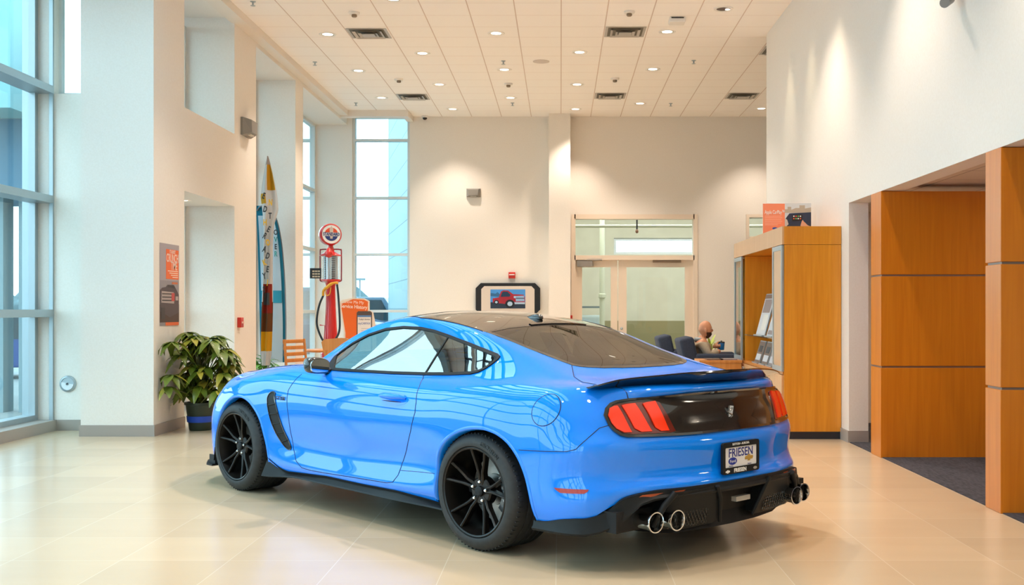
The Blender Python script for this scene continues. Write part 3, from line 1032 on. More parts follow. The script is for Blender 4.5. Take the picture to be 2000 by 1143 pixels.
obj('camera_arm', tube(bmesh.new(), [(0, 0, .05), (-.06, 0, .03), (-.10, 0, .0)], .018, 10), mat('bracket_grey', '#8f8c8a', .4, .3), t)
obj('camera_body', tube(bmesh.new(), [(-.14, -.06, -.03), (-.06, .06, .03)], .035, 14), MATS['bracket_grey'], t)

# ---- wall screen in its octagonal surround
t = thing('wall_screen', 'black octagonal wall surround with a pale panel and small screen showing a red truck', 'screen', (PX(992, YB - .1), YB, PZ(584, YB - .1)))
k_ = (YB - .1) / F
def oct_(w, h, c):
    return [(-w + c, -h), (w - c, -h), (w, -h + c), (w, h - c), (w - c, h), (-w + c, h), (-w, h - c), (-w, -h + c)]
obj('surround', prism(bmesh.new(), oct_(63 * k_, 31 * k_, .10), -.10, 0, 'XZ'), black_p, t)
obj('pale_panel', prism(bmesh.new(), [(-52 * k_, -31 * k_), (52 * k_, -31 * k_), (52 * k_, 19 * k_), (46 * k_, 25 * k_), (-46 * k_, 25 * k_), (-52 * k_, 19 * k_)], -.11, -.10, 'XZ'), mat('panel_pale', '#d6c9bd', .4), t)
sw_, sh_ = 34 * k_, 18.5 * k_
scr = bpy.data.objects.new('screen', None)
C.objects.link(scr)
scr.parent = t
scr.location = (0, -.112, -.0)
def emis(name, c, s):
    if name in MATS:
        return MATS[name]
    return mat(name, c, .3, emit=c, emit_s=s)
def sq(name, poly, m, d):
    return obj(name, prism(bmesh.new(), [(x * sw_, z * sh_) for x, z in poly], -d, -d + .002, 'XZ'), m, scr)
sq('screen_picture', R4(-1, 1, -1, 1), emis('scr_blue', '#3a78ad', .45), .002)
sq('picture_ground', R4(-1, 1, -1, -.35), emis('scr_ground', '#1c2430', .5), .004)
sq('picture_truck', [(-.86, -.40), (-.88, .05), (-.52, .16), (-.40, .78), (-.25, .90), (.02, .88), (.30, .50), (.90, .44), (.98, .2), (.97, -.42), (.40, -.58), (-.05, -.55)], emis('scr_red', '#84161f', .5), .006)
sq('picture_cab_glass', [(-.42, .22), (-.33, .68), (-.24, .78), (-.02, .76), (.16, .42), (.10, .24)], emis('scr_glass', '#10283c', .5), .008)
sq('picture_grille', [(.46, -.26), (.44, .30), (.93, .34), (.95, -.24)], emis('scr_grey', '#73879c', .55), .008)
sq('picture_bumper', R4(.35, .98, -.55, -.35), emis('scr_pale', '#8fa0ad', .45), .009)
sq('picture_lamp', R4(.34, .46, .08, .30), emis('scr_pale', '#8fa0ad', .45), .009)
sq('grille_bar', R4(.47, .94, .02, .10), emis('scr_dark', '#1e2a36', .4), .0095)
sq('picture_skyline', [(-1, .3), (-1, .62), (-.7, .55), (-.6, .72), (-.45, .5), (-.45, .2)], emis('scr_hill', '#2a5578', .4), .004)
for cx in (.12, -.66):
    r_ = .27 if cx > 0 else .14
    zc = -.52 if cx > 0 else -.35
    sq('picture_tyre', [(cx + r_ * math.cos(a), zc + r_ * 1.65 * math.sin(a)) for a in np.linspace(0, 2 * PI, 20)[:-1]], emis('scr_black', '#0c0e12', .4), .010)
    sq('picture_hub', [(cx + r_ * .55 * math.cos(a), zc + r_ * .9 * math.sin(a)) for a in np.linspace(0, 2 * PI, 16)[:-1]], emis('scr_pale', '#8fa0ad', .45), .0115)

# ---- old petrol pump
Yp = 17.0
pump = thing('petrol_pump', 'tall red visible-glass petrol pump with round globe and yellow nozzle beside the window pier', 'petrol pump', (PX(646, Yp), Yp, 0))
red = mat('pump_red', '#c81e1c', .28, coat=.6)
def zz(py): return PZ(py, Yp)
kp = Yp / F
obj('pump_base', lathe(bmesh.new(), [(0, 0), (.21, 0), (.22, .02), (.21, .06), (.19, .10), (.17, .30), (.155, zz(700) - .02), (.16, zz(690)), (.13, zz(684)), (0, zz(684))], 8), red, pump, 30)
obj('column', lathe(bmesh.new(), [(.125, zz(690)), (.115, zz(668)), (.095, zz(640)), (.078, zz(600)), (.07, zz(560)), (.085, zz(553)), (.15, zz(549)), (.15, zz(546)), (0, zz(546))], 24), red, pump, 40)
gl0, gl1 = zz(547), zz(500)
cyl = obj('glass_cylinder', lathe(bmesh.new(), [(.125, gl0), (.125, gl1)], 32), glass_mat('pump_glass', (.85, .9, .92), .12), pump, 60)
obj('top_cap', lathe(bmesh.new(), [(0, gl1 - .003), (.165, gl1 - .003), (.17, gl1 + .01), (.12, gl1 + .04), (.06, gl1 + .07), (.045, zz(485)), (.035, zz(480)), (.07, zz(478)), (.055, zz(474)), (0, zz(474))], 28), red, pump, 40)
obj('top_knob', lathe(bmesh.new(), [(0, -.06), (.05, -.045), (.07, 0), (.05, .04), (.02, .09), (0, .1)], 20, 'Z', (.0, -.15, zz(497))), red, pump, 60)
bm = bmesh.new()
for sx_ in (-1, 1):
    tube(bm, smooth_path([(0 + sx_ * .11, 0, zz(487)), (sx_ * .15, 0, zz(488)), (sx_ * .165, 0, zz(492)), (sx_ * .165, 0, zz(540)), (sx_ * .155, 0, zz(549)), (sx_ * .06, 0, zz(551))], 5), .010, 8)
tube(bm, [(-.11, 0, zz(487)), (.11, 0, zz(487))], .010, 8)
obj('guard_rail', bm, mat('pump_dark_red', '#8c1f2a', .3), pump, 60)
bm = bmesh.new()
for a in (.5, 1.2, 2.0, 2.7, 3.6, 4.4, 5.2, 5.9):
    tube(bm, [(.09 * math.cos(a), .09 * math.sin(a), gl0), (.09 * math.cos(a), .09 * math.sin(a), gl1)], .012, 8)
obj('inner_tube', bm, mat('tube_white', '#dfe3e4', .2, .2), pump, 60)
bm = bmesh.new()
for k in range(13):
    z = gl0 + .02 + (gl1 - gl0 - .04) * k / 12
    for a in (-1.15, -1.0, -.85, -2.25):
        bx(bm, .112 * math.cos(a) - .012, .112 * math.cos(a) + .012, .112 * math.sin(a) - .006, .112 * math.sin(a) + .006, z - .008, z + .008)
obj('gallon_marks', bm, ink, pump)
# globe, a short drum turned a little to the right
gm = bpy.data.objects.new('globe', None)
C.objects.link(gm)
gm.parent = pump
gm.location = (-.01, 0, zz(458.5))
gm.rotation_euler = (0, 0, math.radians(24))
gr = 21 * kp
obj('globe_shell', lathe(bmesh.new(), [(0, -.085), (gr * .86, -.085), (gr * .90, -.095), (gr, -.075), (gr, .075), (gr * .9, .095), (gr * .86, .085), (0, .085)], 40, 'Y'), red, gm, 40)
def disc(name, r, d, m, a0=0, a1=2 * PI, zc=0, par=gm, ry=1.0):
    P = [(r * math.cos(a), zc + r * ry * math.sin(a)) for a in np.linspace(a0, a1, 30)]
    if abs(a1 - a0 - 2 * PI) < 1e-6:
        P = P[:-1]
    return obj(name, prism(bmesh.new(), P, -d, -d + .003, 'XZ'), m, par)
disc('globe_face', gr * .86, .091, mat('globe_white', '#f0eeea', .3), par=gm)
disc('globe_red', gr * .62, .094, mat('globe_orange_red', '#e2512c', .35), PI * .09, PI * .91)
disc('globe_blue', gr * .62, .094, mat('globe_navy', '#243a78', .35), PI * 1.09, PI * 1.91)
obj('globe_torch', prism(bmesh.new(), [(-.018, -gr * .4), (.018, -gr * .4), (.028, gr * .35), (.03, gr * .5), (.0, gr * .78), (-.03, gr * .5), (-.028, gr * .35)], -.096, -.094, 'XZ'), mat('torch_grey', '#c4b7ad', .4), gm)
text('lettering', 'STANDARD', .068, frame_m((0, -.098, .0), (1, 0, 0), (0, 0, 1)), mat('globe_letter', '#33487f', .4), gm, depth=.001, sx=.72, bold=.002)
# price board, hose and nozzle
pb = obj('price_sign', bx(bmesh.new(), -.325, -.15, -.01, .01, zz(544), zz(524)), mat('sign_black', '#1f1f22', .4), pump)
bm = bmesh.new()
for r_ in range(3):
    for c_ in range(3):
        bx(bm, -.285 + c_ * .042, -.25 + c_ * .042, -.014, -.010, zz(530 + r_ * 5.2) - .012, zz(530 + r_ * 5.2) + .012)
obj('price_tile', bm, mat('tile_tan', '#c9b69a', .5), pb)
hose = smooth_path([(.13, -.16, zz(556)), (.15, -.17, zz(575)), (.175, -.18, zz(620)), (.17, -.18, zz(645)), (.12, -.18, zz(660)), (.0, -.17, zz(672)), (-.09, -.16, zz(664)), (-.17, -.16, zz(640)), (-.18, -.16, zz(620)), (-.14, -.16, zz(595)), (-.08, -.16, zz(577))], 6)
obj('hose', tube(bmesh.new(), hose, .016, 10), mat('hose_black', '#16232a', .45), pump, 60)
brass = mat('nozzle_yellow', '#d99a2b', .35, .3)
nz_ = obj('nozzle', tube(bmesh.new(), smooth_path([(-.085, -.16, zz(578)), (-.075, -.17, zz(568)), (-.02, -.18, zz(562)), (.05, -.18, zz(555)), (.12, -.17, zz(553)), (.14, -.16, zz(555))], 5), [.02] * 8 + [.026] * 8 + [.018] * 10, 10), brass, pump, 60)
obj('nozzle_guard', tube(bmesh.new(), smooth_path([(-.05, -.18, zz(566)), (-.03, -.18, zz(577)), (.02, -.18, zz(575)), (.04, -.18, zz(562))], 5), .008, 8), brass, nz_, 60)
obj('crank_pipe', tube(bmesh.new(), [(-.16, -.05, zz(635)), (-.08, -.05, zz(636)), (-.085, -.05, zz(690)), (-.10, -.05, zz(700))], .009, 8), red, pump)

# ---- cut-out board by the window
Ys = 18.6
ks = Ys / F
t = thing('standee', 'orange cut-out floor board about service history beside the red pump', 'display board', (PX(697, Ys), Ys, 0))
def sx_(px): return (px - 697) * ks
def sz_(py): return PZ(py, Ys)
outl = [(sx_(668), .02), (sx_(672), sz_(650)), (sx_(663), sz_(592)), (sx_(668), sz_(586)), (sx_(690), sz_(582)), (sx_(712), sz_(583)), (sx_(722), sz_(588)), (sx_(722), sz_(606)), (sx_(729), sz_(610)),
        (sx_(735), sz_(640)), (sx_(735), .02)]
obj('board', prism(bmesh.new(), outl, -.012, 0, 'XZ'), mat('board_edge', '#ecdccb', .5), t)
obj('orange_face', prism(bmesh.new(), [(sx_(674), .05), (sx_(675), sz_(650)), (sx_(666), sz_(594)), (sx_(690), sz_(584.5)), (sx_(711), sz_(585.5)), (sx_(719), sz_(589.5)), (sx_(718), sz_(640)), (sx_(716), .05)], -.015, -.012, 'XZ'), mat('board_orange', '#ec6a22', .5), t)
ph2 = obj('printed_phone', prism(bmesh.new(), [(sx_(697), .3), (sx_(697), sz_(611)), (sx_(700), sz_(608)), (sx_(724), sz_(608)), (sx_(727), sz_(611)), (sx_(727), .3)], -.020, -.015, 'XZ'), mat('phone_dark', '#574c48', .4), t)
obj('phone_page', prism(bmesh.new(), R4(sx_(699), sx_(725), .32, sz_(616)), -.023, -.020, 'XZ'), mat('page_white', '#ece7e2', .5), ph2)
obj('page_band', prism(bmesh.new(), R4(sx_(699), sx_(725), sz_(619.5), sz_(616)), -.025, -.023, 'XZ'), mat('page_blue', '#5c86b8', .5), ph2)
wl = mat('print_white', '#fbe3d2', .5)
for s_, sz2, yy, b_ in (('Show Me My', .075, 590.5, .0), ('Service History', .085, 599.5, .0016)):
    me = text_mesh(s_, sz2, .0006, bold=b_, sx=.86)
    a = math.radians(-6)
    me.transform(frame_m((sx_(691.5), -.0165, sz_(yy)), (math.cos(a), 0, math.sin(a) * .6), (0, 0, 1)))
    link('lettering', me, wl, t)
for s_, sz2, yy, m_ in (("Today's Service", .038, 624, ink), ('myCARFAX', .052, 632, mat('print_blue', '#4c6fae', .5))):
    me = text_mesh(s_, sz2, .0006, bold=.0004, sx=.8)
    me.transform(frame_m((sx_(712), -.024, sz_(yy)), (1, 0, 0), (0, 0, 1)))
    link('lettering', me, m_, ph2)
for k in range(3):
    obj('text_line', prism(bmesh.new(), R4(sx_(706), sx_(721 - 2 * k), sz_(642.5 + 4 * k), sz_(641.5 + 4 * k)), -.0245, -.023, 'XZ'), mat('print_grey_line', '#b9b3ae', .5), ph2)
obj('board_strut', prism(bmesh.new(), [(0, .0), (.30, .0), (.0, .8)], -.01, .01, 'YZ'), MATS['board_edge'], t)

# ---- flags in the bay
def cloth(bm, rows):
    R_ = [[bm.verts.new(p) for p in r] for r in rows]
    for a, b in zip(R_, R_[1:]):
        for i in range(len(a) - 1):
            bm.faces.new((a[i], a[i + 1], b[i + 1], b[i]))
Yf = 15.6
kf = Yf / F
flag = thing('furled_flag', 'furled white and yellow advertising flag with black letters hanging on a pole', 'flag', (PX(523, Yf), Yf, 0))
def fz(py): return PZ(py, Yf)
widths = [(305, -1, 1), (318, -4, 5), (340, -9, 11), (362, -13, 16), (385, -15, 20), (410, -12, 22), (440, -9, 13), (480, -9, 10), (540, -9, 9), (600, -11, 9), (650, -12, 8), (692, -12, 7), (714, -11, 4)]
def frow(py, n=22, d=0.0):
    w0 = float(np.interp(py, [w[0] for w in widths], [w[1] for w in widths]))
    w1 = float(np.interp(py, [w[0] for w in widths], [w[2] for w in widths]))
    row = []
    for i in range(n + 1):
        u = i / n
        x = (w0 + (w1 - w0) * u) * kf
        fold = .035 * math.sin(u * PI * 3.2 + py * .012) * min(1, (py - 300) / 60) + .03 * math.sin(PI * u)
        row.append((x, -fold - d, fz(py)))
    return row
def fband(name, p0, p1, m, u0=0.0, u1=1.0, d=0.0):
    bm = bmesh.new()
    ys = np.linspace(p0, p1, max(4, int((p1 - p0) / 5)))
    n = 22
    i0, i1 = int(round(u0 * n)), int(round(u1 * n))
    cloth(bm, [frow(float(y), n, d)[i0:i1 + 1] for y in ys])
    r = bmesh.ops.solidify(bm, geom=bm.faces[:], thickness=.003)
    return obj(name, bm, m, flag, 70)
fl_w = mat('flag_white', '#d9d2cc', .8)
fl_y = mat('flag_yellow', '#dba51a', .8)
fl_d = mat('flag_grey', '#5c5654', .8)
fl_r = mat('flag_red', '#a5301d', .8)
fl_b = mat('flag_brown', '#7a4a22', .8)
fband('flag_tip', 305, 322, mat('flag_tip_grey', '#b6a89e', .8))
fband('flag_cloth', 322, 590, fl_w)
fband('yellow_panel', 322, 372, fl_y, .45, .95, .004)
fband('yellow_panel', 378, 398, fl_y, .0, .35, .004)
fband('flag_lower', 590, 648, fl_b)
fband('red_panel', 555, 612, fl_r, .12, .95, .005)
fband('dark_panel', 572, 596, fl_d, .2, .8, .008)
fband('yellow_panel', 648, 686, fl_y, 0, 1, .002)
fband('flag_hem', 686, 714, fl_w)
rnd = random.Random(3)
for k, ch in enumerate('ENDTHEROADKEYIS'):
    u = .62 if k % 2 else .28
    py = 384 + k * 13
    w0 = float(np.interp(py, [w[0] for w in widths], [w[1] for w in widths])); w1 = float(np.interp(py, [w[0] for w in widths], [w[2] for w in widths]))
    me = text_mesh(ch, .12, .001, bold=.004, sx=.6)
    a = rnd.uniform(-.5, .3)
    me.transform(frame_m(((w0 + (w1 - w0) * u) * kf, -.075, fz(py)), (math.cos(a), 0, math.sin(a)), (-math.sin(a), 0, math.cos(a))))
    link('flag_lettering', me, fl_y if k % 3 == 1 else ink, flag)
obj('flag_pole', tube(bmesh.new(), [(.0, .03, .03), (.0, .03, fz(420)), (-.01, .02, fz(306))], [.013, .011, .006], 10), mat('pole_grey', '#77787a', .4, .5), flag, 60)
obj('flag_base', bx(bmesh.new(), -.18, .18, -.15, .21, 0, .03, .006), mat('base_grey', '#6a6a6c', .5), flag)
Yq = 16.6
kq = Yq / F
ff = thing('feather_flag', 'white feather flag with a teal border behind the furled flag', 'flag', (PX(530, Yq), Yq, 0))
def qz(py): return PZ(py, Yq)
edgeR = smooth_path([(502, 412), (508, 404), (518, 402), (530, 410), (541, 432), (549, 470), (554, 520), (557, 580), (558, 640), (557, 708)], 5)
edgeL = [(500 + max(0, (y - 420) * .035), y) for _, y in edgeR]
def qrow(i, d=0.0, s0=0.0, s1=1.0, n=8):
    (xr, y), (xl, _) = edgeR[i], edgeL[i]
    xl = min(xl, xr - .5)
    return [((xl + (xr - xl) * (s0 + (s1 - s0) * k / n) - 530) * kq, -d - .03 * math.sin(PI * k / n + y * .01), qz(y)) for k in range(n + 1)]
bm = bmesh.new()
cloth(bm, [qrow(i) for i in range(len(edgeR))])
bmesh.ops.solidify(bm, geom=bm.faces[:], thickness=.003)
obj('flag_border', bm, mat('flag_teal', '#1f7f96', .8), ff, 70)
bm = bmesh.new()
inner = [i for i, (x, y) in enumerate(edgeR) if y > 418]
cloth(bm, [qrow(i, .022, .10, .90) for i in inner])
bmesh.ops.solidify(bm, geom=bm.faces[:], thickness=.002)
obj('flag_field', bm, mat('flag_pale_blue', '#dce9f0', .8), ff, 70)
bm = bmesh.new()
mid = [i for i, (x, y) in enumerate(edgeR) if 560 < y < 592]
if len(mid) > 1:
    cloth(bm, [qrow(i, .030, .1, .9) for i in mid])
    obj('flag_band', bm, MATS['flag_teal'], ff, 70)
else:
    bm.free()
for k, ch in enumerate('OVER'):
    me = text_mesh(ch, .11, .001, bold=.003, sx=.7)
    me.transform(frame_m(((541 - 530) * kq, -.075, qz(455 + k * 14)), (1, 0, 0), (0, 0, 1)))
    link('flag_lettering', me, mat('letter_green', '#3c8f86', .6) if k % 2 else ink, ff)
obj('flag_pole', tube(bmesh.new(), [((x + .5 - 530) * kq, -.01, qz(y)) for x, y in edgeR] + [((557 - 530) * kq, -.01, .03)], .010, 8), MATS['pole_grey'], ff, 60)
obj('flag_base', bx(bmesh.new(), .06, .36, -.15, .15, 0, .03, .006), MATS['base_grey'], ff)
# low plant at the foot of the flags
t = thing('potted_plant', 'small green leafy plant at the foot of the two flags', 'plant', (PX(512, 15.9), 15.95, 0))
obj('pot', lathe(bmesh.new(), [(0, 0), (.11, 0), (.14, .22), (.15, .23), (.13, .23), (0, .2)], 24), MATS['pot_dark_green'], t, 40)
bm = bmesh.new()
for k in range(40):
    a = random.uniform(0, 2 * PI)
    leaf_blade(bm, (random.uniform(-.06, .06), random.uniform(-.06, .06), random.uniform(.22, .55)), (math.cos(a) * .8, math.sin(a) * .6, random.uniform(.1, 1.1)), (0, 0, 1), random.uniform(.22, .40), .032, random.uniform(.3, .9), 6)
obj('foliage', bm, mat('leaf_bright', '#5c8f2e', .45), t, 60)

# ---- cafe table and chairs
def chair(loc, rz, label, kind):
    t = thing('cafe_chair', label, 'chair', loc, rz, 'light wood cafe chairs')
    W, D, SH, BH = .21, .21, .42, PZ(663, 14.6)
    for sx in (-1, 1):
        obj('leg', tube(bmesh.new(), [(sx * W, -D, 0), (sx * (W - .01), -D + .01, SH)], .017, 8), wood_or, t, 60)
        obj('leg', tube(bmesh.new(), [(sx * W, D + .06, 0), (sx * (W - .01), D, SH), (sx * (W - .015), D + .05, BH if kind == 'slat' else BH - .12)], .017, 8), wood_or, t, 60)
    obj('seat', bx(bmesh.new(), -W - .01, W + .01, -D - .02, D + .02, SH - .015, SH + .015, .012), wood_or, t, 40)
    if kind == 'slat':
        for k in range(4):
            z = BH - .03 - k * .085
            obj('back_slat', bx(bmesh.new(), -W, W, D + .02 + .01 * (3 - k), D + .04 + .01 * (3 - k), z - .025, z + .025, .008), wood_or, t, 40)
    else:
        bm = bmesh.new()
        P = [(-.20, BH - .28), (.20, BH - .28), (.255, BH - .02), (.22, BH + .015), (0, BH + .035), (-.22, BH + .015), (-.255, BH - .02)]
        prism(bm, P, D + .03, D + .05, 'XZ')
        obj('back_panel', bm, wood_or, t)
    return t
chair((PX(604, 14.6), 14.6, 0), math.radians(62), 'slat-backed light wood chair left of the cafe table by the pump', 'slat')
chair((PX(674, 14.3), 14.3, 0), math.radians(180), 'round-backed light wood chair behind the car windscreen, in front of the pump', 'round')
t = thing('cafe_table', 'round light wood cafe table between the two wooden chairs', 'table', (PX(640, 15.3), 15.35, 0))
obj('tabletop', lathe(bmesh.new(), [(0, .70), (.33, .70), (.345, .71), (.345, .725), (.33, .735), (0, .735)], 40), wood_or, t, 40)
obj('pedestal', lathe(bmesh.new(), [(0, .0), (.22, .0), (.22, .02), (.05, .05), (.035, .1), (.035, .7), (0, .7)], 24), black_p, t, 40)

# ---- lounge: armchairs, side table, man, cup, fern
def armchair(loc, rz, label):
    t = thing('armchair', label, 'armchair', loc, rz, 'dark blue lounge armchairs')
    obj('base', bx(bmesh.new(), -.32, .32, -.33, .33, .04, .30, .03), navy_f, t, 50)
    obj('seat', bx(bmesh.new(), -.26, .34, -.24, .24, .28, .44, .04, 3), navy_f, t, 50)
    bm = bx(bmesh.new(), -.10, .10, -.36, .36, 0, .66, .04, 3)
    bm.transform(Matrix.Translation((-.26, 0, .26)) @ Matrix.Rotation(-.22, 4, 'Y'))
    obj('backrest', bm, navy_f, t, 50)
    for s in (-1, 1):
        bm = bx(bmesh.new(), -.28, .36, s * .33 - .05, s * .33 + .05, .28, .69, .04, 3)
        bm.transform(Matrix.Identity(4))
        obj('armrest', bm, navy_f, t, 50)
        for u in (-1, 1):
            obj('foot', bx(bmesh.new(), u * .26 - .03, u * .26 + .03, s * .27 - .03, s * .27 + .03, 0, .05), black_p, t)
    return t
aX, aY = 2.12, 15.25
armchair((aX, aY, 0), 0, 'dark blue armchair with the seated man in it')
armchair((1.93, 16.4, 0), 0, 'dark blue armchair behind and left of the seated man')
armchair((3.02, 15.55, 0), PI, 'dark blue armchair facing the seated man, half behind the cabinet')
t = thing('side_table', 'low maple side table with magazines in front of the armchair', 'table', (PX(1362, 13.4), 13.2, 0))
zt_ = PZ(704, 13.2)
obj('tabletop', bx(bmesh.new(), 0, .52, 0, .5, zt_ - .03, zt_, .004), wood_or, t)
obj('apron', bx(bmesh.new(), .01, .51, .01, .49, zt_ - .12, zt_ - .03), wood_or, t)
for ux in (.03, .47):
    for uy in (.03, .45):
        obj('leg', bx(bmesh.new(), ux, ux + .03, uy, uy + .03, 0, zt_ - .1), wood_or, t)
for k, (mx, lab, m_) in enumerate(((.10, 'dark magazine lying on the left of the maple side table', brown), (.27, 'taupe magazine lying on the right of the maple side table', taupe))):
    tag(box('magazine', PX(1362, 13.4) + mx, PX(1362, 13.4) + mx + .20, 13.26, 13.52, zt_ + .0005, zt_ + .012, m_), lab, 'magazine', 'magazines on the side table')
t = thing('fern', 'light green feathery fern behind the seated man', 'plant', (PX(1388, 17.3), 17.35, 0))
obj('pot', lathe(bmesh.new(), [(0, 0), (.10, 0), (.12, .45), (.11, .45), (0, .43)], 20), MATS['base_grey'], t, 40)
bm = bmesh.new()
for k in range(26):
    a = random.uniform(0, 2 * PI)
    leaf_blade(bm, (0, 0, random.uniform(.42, .7)), (math.cos(a), math.sin(a) * .7, random.uniform(.5, 1.6)), (0, 0, 1), random.uniform(.25, .42), .02, random.uniform(.2, .8), 6)
obj('fronds', bm, mat('fern_green', '#a9b84a', .5), t, 60)

def skinned(name, chain, m, parent, sub=2, root=0):
    """grow a body from joints: chain = [(point, radius, parent index)]"""
    me = bpy.data.meshes.new(name)
    me.from_pydata([c[0] for c in chain], [(c[2], i) for i, c in enumerate(chain) if c[2] is not None], [])
    o = bpy.data.objects.new(name, me)
    C.objects.link(o)
    sk = o.modifiers.new('skin', 'SKIN')
    for i, c in enumerate(chain):
        r = c[1] if isinstance(c[1], tuple) else (c[1], c[1])
        me.skin_vertices[0].data[i].radius = r
        me.skin_vertices[0].data[i].use_root = i == root
    o.modifiers.new('sub', 'SUBSURF').levels = sub
    dg = bpy.context.evaluated_depsgraph_get()
    out = bpy.data.meshes.new_from_object(o.evaluated_get(dg))
    bpy.data.objects.remove(o)
    bpy.data.meshes.remove(me)
    out.polygons.foreach_set('use_smooth', [True] * len(out.polygons))
    out.name = name
    return link(name, out, m, parent)
skin_m = noise_mat('skin', '#c98a66', '#cf936f', (20, 20, 20), .5)
hood_m = noise_mat('hoodie_beige', '#b3a48e', '#a99a85', (60, 60, 60), .9)
jean_m = noise_mat('dark_denim', '#2a3040', '#333a4c', (80, 80, 80), .85)
man = thing('person', 'bald bearded man in a beige hoodie sitting in the armchair holding a blue cup', 'person', (2.0, aY, 0))
# joints in the man's own space: he faces +x
body = [((0.0, 0, .50), .13, None), ((-.02, 0, .62), (.125, .145), 0), ((-.045, 0, .74), (.125, .16), 1), ((-.04, 0, .83), (.09, .12), 2), ((-.015, 0, .90), .052, 3), ((.0, 0, .94), .05, 4),
        ((-.03, -.15, .815), .065, 3), ((.04, -.215, .66), .05, 6), ((.14, -.16, .69), .042, 7), ((.215, -.10, .725), .03, 8),
        ((-.03, .15, .815), .065, 3), ((.04, .215, .66), .05, 10), ((.14, .14, .68), .042, 11), ((.20, .07, .71), .03, 12),
        ((.10, -.09, .47), .085, 0), ((.40, -.10, .56), .062, 14), ((.42, -.10, .30), .05, 15), ((.43, -.10, .07), .038, 16), ((.53, -.10, .045), .036, 17),
        ((.10, .09, .47), .085, 0), ((.39, .10, .54), .062, 19), ((.41, .10, .28), .05, 20), ((.42, .10, .07), .038, 21), ((.52, .10, .045), .036, 22)]
body_o = skinned('body', body, skin_m, man)
# clothing grown a little over the body
hd = [(p, (r[0] + .012, r[1] + .012) if isinstance(r, tuple) else r + .012, q) for p, r, q in body[:4]] + [((-.03, -.15, .815), .078, 3), ((.04, -.215, .66), .064, 4), ((.13, -.165, .688), .055, 5), ((.185, -.12, .713), .042, 6),
      ((-.03, .15, .815), .078, 3), ((.04, .215, .66), .064, 8), ((.13, .145, .678), .055, 9), ((.175, .095, .70), .042, 10)]
skinned('hoodie', hd, hood_m, man)
skinned('hood', [((-.085, -.07, .865), .035, None), ((-.105, 0, .875), .045, 0), ((-.085, .07, .865), .035, 1), ((-.03, .085, .88), .025, 2), ((-.03, -.085, .88), .025, 0)], mat('hood_grey', '#9aa0a2', .9), man)
tr_ = [((0.0, 0, .49), .14, None), ((.10, -.09, .47), .097, 0), ((.40, -.10, .56), .073, 1), ((.42, -.10, .30), .062, 2), ((.43, -.10, .12), .055, 3), ((.10, .09, .47), .097, 0), ((.39, .10, .54), .073, 5), ((.41, .10, .28), .062, 6), ((.42, .10, .12), .055, 7)]
skinned('trousers', tr_, jean_m, man)
for s in (-1, 1):
    bm = bmesh.new()
    bmesh.ops.create_uvsphere(bm, u_segments=16, v_segments=10, radius=1)
    for v in bm.verts:
        v.co = Vector((.49 + .12 * v.co.x, s * .10 + .045 * v.co.y, .045 + .045 * max(-.95, v.co.z) * (1.2 - .5 * v.co.x)))
    obj('shoe', bm, black_p, man, 60)
# head
hc = Vector((.025, 0, 1.015))
bm = bmesh.new()
bmesh.ops.create_uvsphere(bm, u_segments=32, v_segments=24, radius=1)
for v in bm.verts:
    x, y, z = v.co
    X, Y, Z = .098 * x, .077 * y, .122 * z
    if z < -.1:
        k = min(1, (-.1 - z) / .8)
        Y *= 1 - .25 * k
        X = X * (1 - .18 * k) + .014 * k
    if x > .6:
        X = .098 * (.6 + (x - .6) * .75)
        X += .024 * math.exp(-((y / .17) ** 2 + ((z + .12) / .17) ** 2))          # nose
        X -= .010 * math.exp(-(((abs(y) - .36) / .18) ** 2 + ((z - .08) / .10) ** 2))  # eye sockets
        X += .007 * math.exp(-((y / .3) ** 2 + ((z + .48) / .08) ** 2))           # lips
        X += .008 * math.exp(-((y / .3) ** 2 + ((z + .80) / .16) ** 2))           # chin
        X += .006 * math.exp(-((y / .6) ** 2 + ((z - .22) / .07) ** 2))           # brow
    v.co = Vector((X, Y, Z)) + hc
head = obj('head', bm, skin_m, man, 60)
for s in (-1, 1):
    bm = bmesh.new()
    bmesh.ops.create_uvsphere(bm, u_segments=12, v_segments=10, radius=1)
    for v in bm.verts:
        v.co = hc + Vector((-.005 + .022 * v.co.x, s * (.079 + .010 * v.co.y), -.012 + .034 * v.co.z))
    obj('ear', bm, skin_m, head, 60)
    bm = bmesh.new()
    bmesh.ops.create_uvsphere(bm, u_segments=12, v_segments=8, radius=.011)
    bmesh.ops.translate(bm, verts=bm.verts, vec=hc + Vector((.075, s * .029, .010)))
    obj('eye', bm, mat('eye_white', '#d9d2ca', .2), head, 60)
    bm = bmesh.new()
    bmesh.ops.create_uvsphere(bm, u_segments=10, v_segments=6, radius=.006)
    bmesh.ops.translate(bm, verts=bm.verts, vec=hc + Vector((.082, s * .029, .010)))
    obj('iris', bm, ink, head, 60)
bm = bmesh.new()
bmesh.ops.create_uvsphere(bm, u_segments=28, v_segments=20, radius=1)
for v in bm.verts:
    x, y, z = v.co
    k = min(1, max(0, (-.1 - z) / .8))
    v.co = hc + Vector((.1025 * x * (1 - .12 * k) + .016 * k, .080 * y * (1 - .22 * k), .127 * z))
bmesh.ops.delete(bm, geom=[v for v in bm.verts if (v.co - hc).z > -.022 - .6 * max(0, (v.co - hc).x - .055) or (v.co - hc).x < -.005], context='VERTS')
obj('beard', bm, noise_mat('beard_brown', '#3a2417', '#5a3a26', (200, 200, 200), .9), head, 60)
